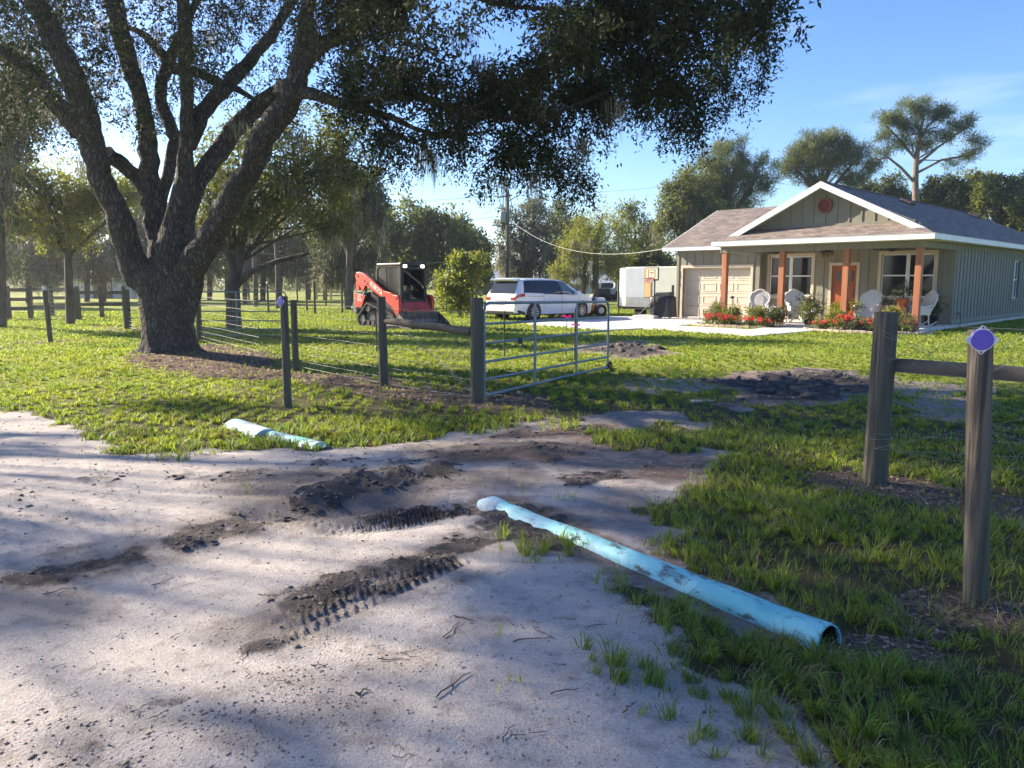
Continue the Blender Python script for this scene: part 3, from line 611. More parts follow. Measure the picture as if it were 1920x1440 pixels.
# ---------------- house ----------------
RZ = -math.pi/4
house = empty('house', HP(0,0), RZ, 'sage green single storey house with cedar porch posts, brown shingle roof and white trim', 'house')
SP_ = 0.41
def wall(name, axis, fixed, a0, a1, z0, z1, openings, side, th_=0.12, top=None, battens=True, phase=0):
    """wall panel in plane (axis 'x': runs along x at y=fixed). side = sign of the outward normal on the other axis"""
    m_ = MB(); xs = sorted({a0,a1,*[o[0] for o in openings],*[o[1] for o in openings]}); zs = sorted({z0,z1,*[o[2] for o in openings],*[o[3] for o in openings]})
    def put(p0,p1,q0,q1,d0,d1):
        f0, f1 = sorted((fixed+side*d0, fixed+side*d1))
        if axis == 'x': m_.box((p0,f0,q0),(p1,f1,q1))
        else: m_.box((f0,p0,q0),(f1,p1,q1))
    for i in range(len(xs)-1):
        zr = None
        for j in range(len(zs)-1):
            cx, cz = (xs[i]+xs[i+1])/2, (zs[j]+zs[j+1])/2
            if any(o[0]<cx<o[1] and o[2]<cz<o[3] for o in openings): continue
            put(xs[i],xs[i+1],zs[j],zs[j+1],-th_,0)
    if battens:
        x = a0+0.03+phase
        while x < a1:
            segs = [(z0,z1)]
            for o in openings:
                if o[0]-.09 < x+.03 and x-.03 < o[1]+.09:
                    ns_ = []
                    for s0,s1 in segs:
                        if o[2]-.1 > s0: ns_.append((s0,min(s1,o[2]-.1)))
                        if o[3]+.1 < s1: ns_.append((max(s0,o[3]+.1),s1))
                    segs = ns_
            for s0,s1 in segs: put(x-.026,x+.026,s0,s1,0,.024)
            x += SP_
    return m_.build(name, M['sage'], house)
YP, YG, XS = 3.85, 3.4, -0.45
W1, W2, DR = (-7.14,-5.41,1.05,2.58), (-2.84,-1.07,1.05,2.58), (-4.62,-3.71,0.12,2.20)
GD = (-10.88,-7.72,0.03,2.17)
wall('wall','x',YP,-7.45,XS,0.12,2.88,[W1,W2,DR],-1)
wall('wall','x',YG,-11.2,-7.45,0.0,2.9,[GD],-1)
wall('wall','y',XS,YP-.0,22,0.14,2.88,[(11.85,12.85,0.9,2.45)],1,phase=.2)
wall('wall','y',-7.45,YG+.0,YP-.001,0.0,2.88,[],1,battens=False,th_=.1)
m_ = MB(); m_.box((-11.2,YG+.13,0),(-11.05,16,2.9)); m_.build('wall', M['sage'], house)       # far side
m_ = MB(); m_.box((-7.6,21.8,0),(XS-.13,22,2.88)); m_.build('wall', M['sage'], house)
m_ = MB(); m_.box((-11,11.6,0),(-7.3,11.75,2.9)); m_.build('wall', M['sage'], house)
m_ = MB()
for x0,x1,y in ((-7.45,-7.33,YG-.03),(-11.2,-11.09,YG-.03)):
    q = MB(); q.box((x0,y,0.0),(x1,y+.029,2.88)); q.build('corner_board', M['sage'], house)
m_.box((XS+.001,YP-.03,0.12),(XS+.028,YP+.10,2.88)); m_.box((XS-.11,YP-.029,0.12),(XS+.0,YP-.001,2.88))
m_.box((XS+.001,YP+.1,.14),(XS+.03,22,.30)); m_.box((XS+.001,YP+.1,2.74),(XS+.03,22,2.87))
m_.build('corner_board', M['sage'], house)
m_ = MB(); m_.box((-7.55,0.32,-0.1),(XS+.02,YP+.2,0.12)); m_.box((-11.15,YG+.05,-.1),(XS-.02,21.9,0.11)); m_.build('foundation_slab', M['conc'], house, .01)
m_ = MB(); m_.box((-5.1,-.05,-.1),(-3.3,.32,.075)); m_.build('porch_step', M['conc'], house, .01)
# windows
def window(axis, fixed, side, o, double=True, trimw=.11, tm=None):
    a0,a1,z0,z1 = o; tm = tm or M['beige']
    def B(m_,p0,p1,q0,q1,d0,d1):
        f0,f1 = sorted((fixed+side*d0, fixed+side*d1))
        m_.box((p0,f0,q0),(p1,f1,q1)) if axis=='x' else m_.box((f0,p0,q0),(f1,p1,q1))
    t_ = MB(); T = trimw
    B(t_,a0-T,a1+T,z1,z1+T,-.05,.03); B(t_,a0-T,a1+T,z0-T,z0,-.05,.035); B(t_,a0-T,a0,z0,z1,-.05,.03); B(t_,a1,a1+T,z0,z1,-.05,.03)
    wo_ = t_.build('window', tm, house, .006)
    f_ = MB(); s_ = .045; zm = (z0+z1)/2; D = (-.09,-.045)
    parts = [(a0,a1)] if not double else [(a0,(a0+a1)/2-.02),((a0+a1)/2+.02,a1)]
    if double: B(f_,(a0+a1)/2-.02,(a0+a1)/2+.02,z0,z1,-.10,-.03)
    for p0,p1 in parts:
        B(f_,p0,p1,z1-s_,z1,*D); B(f_,p0,p1,z0,z0+s_,*D); B(f_,p0,p0+s_,z0+s_,z1-s_,*D); B(f_,p1-s_,p1,z0+s_,z1-s_,*D); B(f_,p0+s_,p1-s_,zm-.025,zm+.025,-.088,-.043)
    f_.build('sash', M['white'], wo_)
    for p0,p1 in parts:
        g_ = MB(); B(g_,p0+s_,p1-s_,z0+s_,z1-s_,-.079,-.073); g_.build('pane', M['glass'], wo_)
    return wo_
window('x',YP,-1,W1); window('x',YP,-1,W2)
window('y',XS,1,(11.85,12.85,0.9,2.45),True,.10,M['sage'])
m_ = MB(); m_.box((-7.4,YP+.5,.2),(-.7,YP+.56,2.8)); m_.build('curtain', mat('dark_room', (0.03,0.03,0.032), rough=.9), house)  # near-black sheet behind the panes stands for the unlit room
# front door
m_ = MB(); a0,a1,z0,z1 = DR
m_.box((a0-.11,YP-.035,z0),(a0,YP+.08,z1)); m_.box((a1,YP-.035,z0),(a1+.11,YP+.08,z1)); m_.box((a0-.11,YP-.035,z1),(a1+.11,YP+.08,z1+.11)); m_.build('door_frame', M['beige'], house, .006)
dl = MB(); dl.box((a0,YP+.03,z0+.01),(a1,YP+.075,z1)); dl.box((a0+.10,YP+.018,z0+.15),(a0+.40,YP+.03,1.45)); dl.box((a1-.40,YP+.018,z0+.15),(a1-.10,YP+.03,1.45))
dl.box((a0+.04,YP+.015,1.50),(a1-.04,YP+.03,1.56)); do_ = dl.build('front_door', M['door'], house, .004)
for x in (a0+.14,a0+.385,a0+.63):
    m_ = MB(); m_.box((x,YP+.02,1.62),(x+.15,YP+.03,2.0)); m_.build('door_window', M['glass'], do_)
m_ = MB(); m_.tube([(a1-.08,YP-.03,1.05),(a1-.08,YP-.03,1.2)],.012,8); m_.tube([(a1-.08,YP-.03,1.1),(a1-.08,YP+.03,1.1)],.009,8); m_.tube([(a1-.08,YP+.0,1.27),(a1-.08,YP+.03,1.27)],.022,10); m_.build('door_handle', M['darkgrey'], do_)
# garage door
a0,a1,z0,z1 = GD
m_ = MB(); m_.box((a0-.11,YG-.035,0),(a0,YG+.28,z1)); m_.box((a1,YG-.035,0),(a1+.11,YG+.28,z1)); m_.box((a0-.11,YG-.035,z1),(a1+.11,YG+.28,z1+.12)); m_.build('garage_door_frame', M['beige'], house, .006)
m_ = MB(); ph = (z1-z0)/4
for r_ in range(4):
    zz = z0+r_*ph; m_.box((a0,YG+.20,zz+.006),(a1,YG+.25,zz+ph-.006))
    for c_ in range(4):
        w_ = (a1-a0)/4; x0 = a0+c_*w_+.08; x1 = a0+(c_+1)*w_-.08
        m_.box((x0,YG+.185,zz+.10),(x1,YG+.20,zz+.14)); m_.box((x0,YG+.185,zz+ph-.14),(x1,YG+.20,zz+ph-.10)); m_.box((x0,YG+.185,zz+.14),(x0+.035,YG+.20,zz+ph-.14)); m_.box((x1-.035,YG+.185,zz+.14),(x1,YG+.20,zz+ph-.14))
m_.build('garage_door', M['garage'], house, .004)
# porch posts, beam, ceiling
for s_ in (.54,2.78,5.02,7.26):
    m_ = MB(); m_.box((-s_-.095,.46,.12),(-s_+.095,.65,2.66)); po = m_.build('porch_post', M['cedar'], house, .006)
m_ = MB(); m_.box((-7.42,.44,2.66),(-.36,.67,2.86)); m_.box((-.64,.67,2.66),(-.36,YP-.03,2.86)); m_.box((-7.44,.67,2.68),(-7.16,YG-.04,2.86))
x = -7.38
while x < -.4: m_.box((x-.02,.425,2.68),(x+.02,.44,2.85)); x += .27
y = .7
while y < YP-.1: m_.box((-.36,y-.02,2.68),(-.345,y+.02,2.85)); y += .27
m_.build('porch_beam', M['sage'], house)
ceil_m = mat('porch_ceiling', (0.62,0.58,0.50), rough=.8)
m_ = MB(); m_.box((-7.5,.1,2.865),(-.1,YP,2.885)); m_.box((-.44,YP,2.865),(-.05,22.3,2.885)); m_.box((-11.5,3.0,2.9),(-7.5,YG,2.92)); m_.build('soffit', ceil_m, house)
# roofs
def shingle(name, ax):
    m = bpy.data.materials.new(name); m.use_nodes = True; t = m.node_tree; N = t.nodes; L = t.links; p = N['Principled BSDF']; p.inputs['Roughness'].default_value = .95; p.inputs['Specular IOR Level'].default_value = .25
    tcn = N.new('ShaderNodeTexCoord'); sp = N.new('ShaderNodeSeparateXYZ'); cb = N.new('ShaderNodeCombineXYZ'); L.new(tcn.outputs['Object'], sp.inputs[0])
    L.new(sp.outputs[ax], cb.inputs[0]); mu = N.new('ShaderNodeMath'); mu.operation = 'MULTIPLY'; mu.inputs[1].default_value = 2.3; L.new(sp.outputs[2], mu.inputs[0]); L.new(mu.outputs[0], cb.inputs[1])
    b = N.new('ShaderNodeTexBrick'); L.new(cb.outputs[0], b.inputs['Vector']); b.inputs['Scale'].default_value = 1.0; b.inputs['Brick Width'].default_value = .33; b.inputs['Row Height'].default_value = .145
    b.inputs['Mortar Size'].default_value = .007; b.inputs['Color1'].default_value = (.25,.195,.160,1); b.inputs['Color2'].default_value = (.145,.118,.102,1); b.inputs['Mortar'].default_value = (.06,.045,.04,1)
    n_ = N.new('ShaderNodeTexNoise'); n_.inputs['Scale'].default_value = 3.2; n_.inputs['Detail'].default_value = 7; L.new(cb.outputs[0], n_.inputs['Vector'])
    x = N.new('ShaderNodeMix'); x.data_type = 'RGBA'; x.blend_type = 'OVERLAY'; x.inputs['Factor'].default_value = .55; L.new(b.outputs['Color'], x.inputs['A']); L.new(n_.outputs['Fac'], x.inputs['B'])
    hs = N.new('ShaderNodeHueSaturation'); hs.inputs['Saturation'].default_value = .8; L.new(x.outputs['Result'], hs.inputs['Color']); L.new(hs.outputs[0], p.inputs['Base Color'])
    bu = N.new('ShaderNodeBump'); bu.inputs['Strength'].default_value = .7; bu.inputs['Distance'].default_value = .02; L.new(b.outputs['Fac'], bu.inputs['Height']); bu.invert = True; L.new(bu.outputs[0], p.inputs['Normal'])
    return m
SHX, SHY = shingle('roof_shingle_front', 0), shingle('roof_shingle_side', 1)
EZ, PI_, XC, XL, LY = 3.05, 0.5, -3.75, -7.5, 22.0
zr = EZ+PI_*3.75
m_ = MB(); m_.sheet([(0,0,EZ),(0,LY,EZ),(XC,LY-3.75,zr),(XC,.46,zr),(-.46,.46,EZ+.23)],.03); m_.build('roof', SHY, house)
m_ = MB(); m_.sheet([(XL,0,EZ),(XL+.46,.46,EZ+.23),(XC,.46,zr),(XC,LY-3.75,zr),(XL,LY,EZ)],.03); m_.build('roof', SHY, house)
m_ = MB(); m_.sheet([(0,-.004,EZ-.002),(-.95,.95,EZ+.47),(XL+.95,.95,EZ+.47),(XL,-.004,EZ-.002)],.03); m_.build('roof', SHX, house)
m_ = MB(); m_.sheet([(0,LY+.004,EZ-.002),(XL,LY+.004,EZ-.002),(XC,LY-3.75,zr)],.03); m_.build('roof', SHX, house)
GY0, GYR, GP = 2.95, 7.4, 0.42
gzr = EZ+GP*(GYR-GY0)
m_ = MB(); m_.sheet([(-11.65,GY0,EZ),(-3.9,GY0,EZ),(-3.9,GYR,gzr),(-11.65,GYR,gzr)],.03); m_.build('roof', SHX, house)
m_ = MB(); m_.sheet([(-11.65,GYR,gzr),(-3.9,GYR,gzr),(-3.9,2*GYR-GY0,EZ),(-11.65,2*GYR-GY0,EZ)],.03); m_.build('roof', SHX, house)
m_ = MB(); m_.prism([(-(GYR-GY0-.3),2.9),((GYR-GY0-.3),2.9),(0,gzr-.1)],-.06,.06, Matrix.Translation((-11.12,GYR,0)) @ Matrix.Rotation(math.pi/2,4,'Z')); m_.build('gable_wall', M['sage'], house)
m_ = MB(); m_.sheet([(XC-.09,.44,zr+.01),(XC+.09,.44,zr+.01),(XC+.09,LY-3.7,zr+.01),(XC-.09,LY-3.7,zr+.01)],.035); m_.build('ridge_cap', SHY, house)
# fascia
m_ = MB(); m_.box((XL-.02,-.035,EZ-.17),(.02,-.004,EZ-.004)); m_.box((.0,-.03,EZ-.17),(.028,LY,EZ-.004)); m_.box((XL-.028,-.03,EZ-.17),(XL,3.0,EZ-.004))
m_.box((-11.67,GY0-.03,EZ-.15),(XL-.03,GY0-.002,EZ-.004)); m_.build('fascia', M['fascia'], house, .004)
for sx_ in (1,-1):
    m_ = MB()
    xe = -.36 if sx_ == 1 else XL+.36
    ze = EZ+.18
    p = [(xe,ze+.0),(XC,zr+.012),(XC,zr-.19),(xe+(-.0),ze-.20)]
    p = [(xe, ze+.005),(XC, zr+.012),(XC, zr-.20),(xe-.1*sx_, ze-.155)]
    m_.prism(p, .418, .455)
    q = [(xe-.06*sx_, ze-.04),(XC, zr-.045),(XC, zr-.07),(xe-.1*sx_, ze-.075)]
    m_.prism(q, .456, .94); m_.build('rake_board', M['fascia'], house)
for sx_,y0,z0_ in ((-1,GY0,EZ),(-1,2*GYR-GY0,EZ)):
    m_ = MB()
    m_.prism([(0,EZ-.14),(0,EZ+.0),(abs(GYR-GY0),gzr),(abs(GYR-GY0),gzr-.16)],0,.03, Matrix.Translation((-11.655,y0,0)) @ Matrix.Rotation(math.pi/2 if y0<GYR else -math.pi/2,4,'Z')); m_.build('rake_board', M['fascia'], house)
drip = mat('grey_drip_edge', (0.36,0.40,0.42), rough=.5)
m_ = MB(); m_.box((XL-.03,-.042,EZ-.006),(.035,.03,EZ+.012)); m_.box((.008,-.03,EZ-.006),(.036,LY,EZ+.012)); m_.box((-11.68,GY0-.04,EZ-.004),(XL-.04,GY0+.02,EZ+.012)); m_.build('drip_edge', drip, house)
# gable wall with battens and vent
m_ = MB(); gx0, gx1 = -6.75, -.75
m_.prism([(gx0,EZ+.40),(gx1,EZ+.40),(gx1-.0,EZ+.36-.0+ .0),(XC,zr-.06)] if False else [(gx0-.1,EZ+.36),(gx1+.1,EZ+.36),(XC,zr-.05)], .90, .96)
x = XC-7*SP_
while x < gx1:
    top = zr-.07-PI_*abs(x-XC)
    if top > EZ+.5: m_.box((x-.026,.876,EZ+.44),(x+.026,.90,top))
    x += SP_
m_.box((gx0+.1,.87,EZ+.40),(gx1-.1,.90,EZ+.50)); m_.build('gable_wall', M['sage'], house)
v_ = MB(); vz = 4.16; n = 28
for r0,r1,d0,d1 in ((.175,.25,.83,.875),):
    V = []
    for r_,y_ in ((r0,d0),(r1,d0),(r1,d1),(r0,d1)): V += [(XC+math.cos(2*math.pi*k/n)*r_, y_, vz+math.sin(2*math.pi*k/n)*r_) for k in range(n)]
    v_.add(V, [(j*n+k,j*n+(k+1)%n,((j+1)%4)*n+(k+1)%n,((j+1)%4)*n+k) for j in range(4) for k in range(n)])
vo = v_.build('gable_vent', M['ventred'], house)
l_ = MB()
for k in range(6):
    zz = -.15+k*.056; hw = math.sqrt(max(.17**2-(zz+.02)**2, .003)); l_.cbox((XC,.862,vz+zz+.02),(hw*2,.008,.052),(R(28),0,0))
l_.build('louvre', M['ventred'], vo)
for (x,y) in ((-3.15,7.0),(-3.2,16.3)):
    z_ = EZ+PI_*(-x); m_ = MB(); m_.box((-.22,-.3,0),(.22,.3,.13), Matrix.Translation((x,y,z_)) @ Matrix.Rotation(math.atan(PI_),4,'Y')); m_.build('roof_vent', mat('dark_roof_vent', (0.05,0.03,0.025), rough=.6), house, .02)
# house number, running down the garage pier
for i, ch in enumerate('2814'):
    text_part('house_number', ch, .20, M['black'], house, Matrix.Translation((-11.03,YG-.045,1.98-i*.175)) @ Matrix.Rotation(math.pi/2,4,'X'), .004, .003)
# hose bib, cable
m_ = MB(); m_.tube([(XS+.03,4.5,.5),(XS+.10,4.5,.5),(XS+.12,4.5,.46)],.018,8); m_.tube([(XS+.11,4.5,.44),(XS+.13,4.52,.25),(XS+.12,4.5,.02)],.011,8); m_.build('outdoor_tap', M['black'], house)
# ceiling fans and lantern on the porch
def fan(x, y, label):
    o = empty('ceiling_fan', HP(x,y,2.865), RZ+.3, label, 'ceiling fan', 'ceiling fans on the porch')
    m_ = MB(); m_.lathe([(.0,0),(.07,0),(.07,-.03),(.02,-.04),(.02,-.13),(.11,-.14),(.13,-.19),(.09,-.25),(0,-.26)],n=18); m_.build('motor', M['black'], o)
    for k in range(5):
        a = 2*math.pi*k/5; Mx = Matrix.Rotation(a,4,'Z') @ Matrix.Translation((.12,0,-.19)) @ Matrix.Rotation(R(10),4,'X')
        b_ = MB(); b_.add([Mx @ Vector(p) for p in ((0,-.03,0),(.12,-.05,0),(.52,-.075,0),(.56,0,0),(.52,.075,0),(.12,.05,0),(0,.03,0),(0,-.03,.012),(.12,-.05,.012),(.52,-.075,.012),(.56,0,.012),(.52,.075,.012),(.12,.05,.012),(0,.03,.012))],
          [(6,5,4,3,2,1,0),(7,8,9,10,11,12,13)]+[(i,(i+1)%7,(i+1)%7+7,i+7) for i in range(7)]); b_.build('blade', M['black'], o)
fan(-6.0,2.0,'black ceiling fan behind the second porch post, above the left porch window'); fan(-1.9,2.0,'black ceiling fan under the porch above the right window')
ln_ = empty('porch_chandelier', HP(-4.05,1.9,2.865), RZ, 'dark ringed chandelier with glinting glass drops hanging before the front door', 'chandelier')
m_ = MB(); m_.tube([(0,0,0),(0,0,-.15)],.012,8); m_.lathe([(.0,-.14),(.08,-.15),(.24,-.20),(.25,-.23),(.22,-.24),(.0,-.21)],n=20); m_.build('rim', M['black'], ln_)
m_ = MB(); rs = random.Random(3)
for rad,zz,n_ in ((.23,-.24,22),(.17,-.25,16),(.1,-.26,10)):
    for k in range(n_):
        a = 2*math.pi*k/n_; h_ = .15+.05*rs.random(); m_.lathe([(0,0),(.016,-.02),(.018,-h_+.03),(0,-h_)],(math.cos(a)*rad,math.sin(a)*rad,zz),6)
m_.build('glass_drops', mat('amber_glass', (0.42,0.33,0.14), (0.12,0.10,0.05), 22, .15, coat=.8, island=.6), ln_)
# ---------------- rocking chairs ----------------
def rocker():
    o = empty('rocking_chair', (0,0,0))
    s_ = MB(); s_.cbox((0,0,.43),(.54,.50,.05),(R(-3),0,0)); s_.prism([(-.27,.40),(.27,.40),(.22,.30),(0,.27),(-.22,.30)],-.26,-.235); s_.build('seat', M['wicker'], o, .02)
    prof = [(-.22,.0),(-.27,.18),(-.34,.36),(-.36,.52),(-.30,.66),(-.17,.72),(-.09,.78),(0,.80),(.09,.78),(.17,.72),(.30,.66),(.36,.52),(.34,.36),(.27,.18),(.22,0)]
    Mb = Matrix.Translation((0,.24,.42)) @ Matrix.Rotation(R(-17),4,'X')
    b_ = MB(); b_.prism(prof,-.015,.02,Mb); b_.tube([Mb @ Vector((x,0,z)) for x,z in prof],.032,8)
    b_.prism([(-.12,.1),(-.14,.5),(0,.62),(.14,.5),(.12,.1)],-.03,.0,Mb); b_.build('backrest', M['wicker'], o)
    for sx_ in (-1,1):
        a_ = MB(); a_.tube([(sx_*.27,-.25,.40),(sx_*.31,-.29,.60),(sx_*.33,-.20,.66),(sx_*.33,.05,.66),(sx_*.31,.28,.72)],[.03,.035,.045,.045,.035],8)
        a_.prism([(-.26,.42),(.24,.42),(.26,.64),(-.22,.63)],-.012,.012, Matrix.Translation((sx_*.305,0,0)) @ Matrix.Rotation(math.pi/2,4,'Z')); a_.build('armrest', M['wicker'], o)
        r_ = MB(); r_.tube([(sx_*.25,-.40+.9*t,.03+.16*(2*t-1)**2*1.0-.0) for t in [i/9 for i in range(10)]],.02,8); r_.build('rocker', M['wicker'], o)
        for y_,yy in ((-.22,-.2),(.22,.24)):
            l_ = MB(); l_.tube([(sx_*.25,y_,.42),(sx_*.25,yy,.05)],.022,8); l_.build('leg', M['wicker'], o)
    return o
rk = rocker()
RC = [(-6.1,1.0,.35,'white wicker rocking chair nearest the garage, behind the first flower bed'),(-4.95+.0,1.75,.95-.2,'white wicker rocking chair turned aside just right of the second porch post'),
      (-2.25,1.1,.0,'white wicker rocking chair facing out just right of the front door'),(-.80,1.55,-.75,'white wicker rocking chair partly behind the rightmost porch post')]
for i,(x,y,a,lb) in enumerate(RC):
    o = rk if i == 0 else copy_tree(rk)
    o.location = HP(x,y,.12); o.rotation_euler = (0,0,RZ+a); tag(o, lb, 'rocking chair', 'white wicker rocking chairs on the porch')
def side_table(x, y, lb):
    o = empty('side_table', HP(x,y,.12), RZ, lb, 'table', 'small cedar side tables on the porch')
    m_ = MB(); m_.box((-.24,-.2,.45),(.24,.2,.49)); m_.build('tabletop', M['cedar'], o, .005)
    for a in (-1,1):
        for b in (-1,1): m_ = MB(); m_.box((a*.2-.02,b*.16-.02,0),(a*.2+.02,b*.16+.02,.45)); m_.build('leg', M['cedar'], o)
side_table(-5.55,1.6,'small cedar side table between the two left rocking chairs'); side_table(-1.75,1.5,'small cedar side table between the two right rocking chairs')
# covered grill by the garage
gr = empty('covered_grill', HP(-11.28,2.5,0), RZ+.15, 'barbecue grill under a draped black cover at the left corner of the garage', 'grill')
m_ = MB(); rs = random.Random(9); n = 40; V = []
for zz, wx, wy in ((.10,.56,.34),(.35,.54,.33),(.70,.52,.32),(.93,.51,.31),(.97,.46,.27),(1.02,.28,.20)):
    for k in range(n):
        a = 2*math.pi*k/n; e = .35; cx = math.copysign(abs(math.cos(a))**e, math.cos(a))*wx; cy = math.copysign(abs(math.sin(a))**e, math.sin(a))*wy
        f = 1+ (0.035*math.sin(a*11+zz*3) if zz < .8 else 0)*(1-zz); V.append((cx*f, cy*f, zz+rs.uniform(-.012,.012)))
m_.add(V, [(i*n+k,i*n+(k+1)%n,(i+1)*n+(k+1)%n,(i+1)*n+k) for i in range(5) for k in range(n)], True); m_.add(V[-n:], [tuple(range(n))]); m_.build('cover', mat('black_cover', (0.010,0.011,0.014), (0.02,0.021,0.026), 4, .45, bump=.6, bscale=6), gr)
m_ = MB(); m_.prism([(-.30,.98),(.42,.98),(.44,1.10),(.38,1.16),(-.24,1.14),(-.32,1.06)],-.22,.22); m_.build('lid', M['darkgrey'], gr, .03)
for x in (-.42,.42):
    m_ = MB(); m_.cyl((x,-.22,.06),(x,-.16,.06),.07,14); m_.build('wheel', M['whiteplate'], gr)
m_ = MB(); m_.box((.34,.1,1.1),(.42,.18,1.45)); m_.build('chimney', M['black'], gr)
# basketball hoop
bh = empty('basketball_hoop', HP(-11.55,2.1,0), RZ, 'portable basketball hoop on a black pole between the trailer and the grill', 'basketball hoop')
m_ = MB(); m_.prism([(-.9,0),(.35,0),(.3,.14),(-.1,.2),(-.8,.16)],-.3,.3); m_.build('base', mat('grey_plastic', (0.42,0.42,0.42), (0.5,0.48,0.46), 3, .6), bh, .04)
m_ = MB(); m_.tube([(0.1,0,.1),(0.1,0,2.0)],.032,10); m_.tube([(-.7,0,.15),(.1,0,.85)],.018,8); m_.build('pole', M['black'], bh)
m_ = MB(); m_.box((-.30,-.12,1.64),(.36,-.07,2.20)) ; bb = m_.build('backboard', M['black'], bh, .02)
m_ = MB(); m_.box((-.26,-.128,1.70),(.32,-.121,2.16)); m_.build('board_panel', mat('cream_board', (0.66,0.60,0.42), rough=.5), bb)
m_ = MB()
for q in ((-.16,.20,2.08,2.11),(-.16,-.13,1.76,2.08),(.17,.20,1.76,2.08)): m_.box((q[0],-.133,q[2]),(q[1],-.129,q[3]))
m_.box((-.08,-.133,1.96),(.12,-.129,2.0)); m_.box((-.06,-.133,1.90),(.10,-.129,1.92)); m_.build('board_marking', mat('faded_marking', (0.16,0.12,0.08), rough=.7), bb)
m_ = MB(); V = [(.02+.21*math.cos(a), -.36+.21*math.sin(a), 1.74) for a in [2*math.pi*k/24 for k in range(25)]]; m_.tube(V,.014,8); m_.box((-.06,-.17,1.7),(.10,-.13,1.78)); m_.build('rim', M['redlens'], bh)
m_ = MB()
for k in range(12):
    a = 2*math.pi*k/12; b = a+.5; m_.tube([(.02+.21*math.cos(a),-.36+.21*math.sin(a),1.73),(.02+.15*math.cos(b),-.36+.15*math.sin(b),1.55)],.007,4)
    m_.tube([(.02+.21*math.cos(a),-.36+.21*math.sin(a),1.73),(.02+.15*math.cos(a-.5),-.36+.15*math.sin(a-.5),1.55)],.007,4)
m_.build('net', mat('net_redwhite', (0.6,0.12,0.12), (0.7,0.68,0.66), 8, .8), bh)
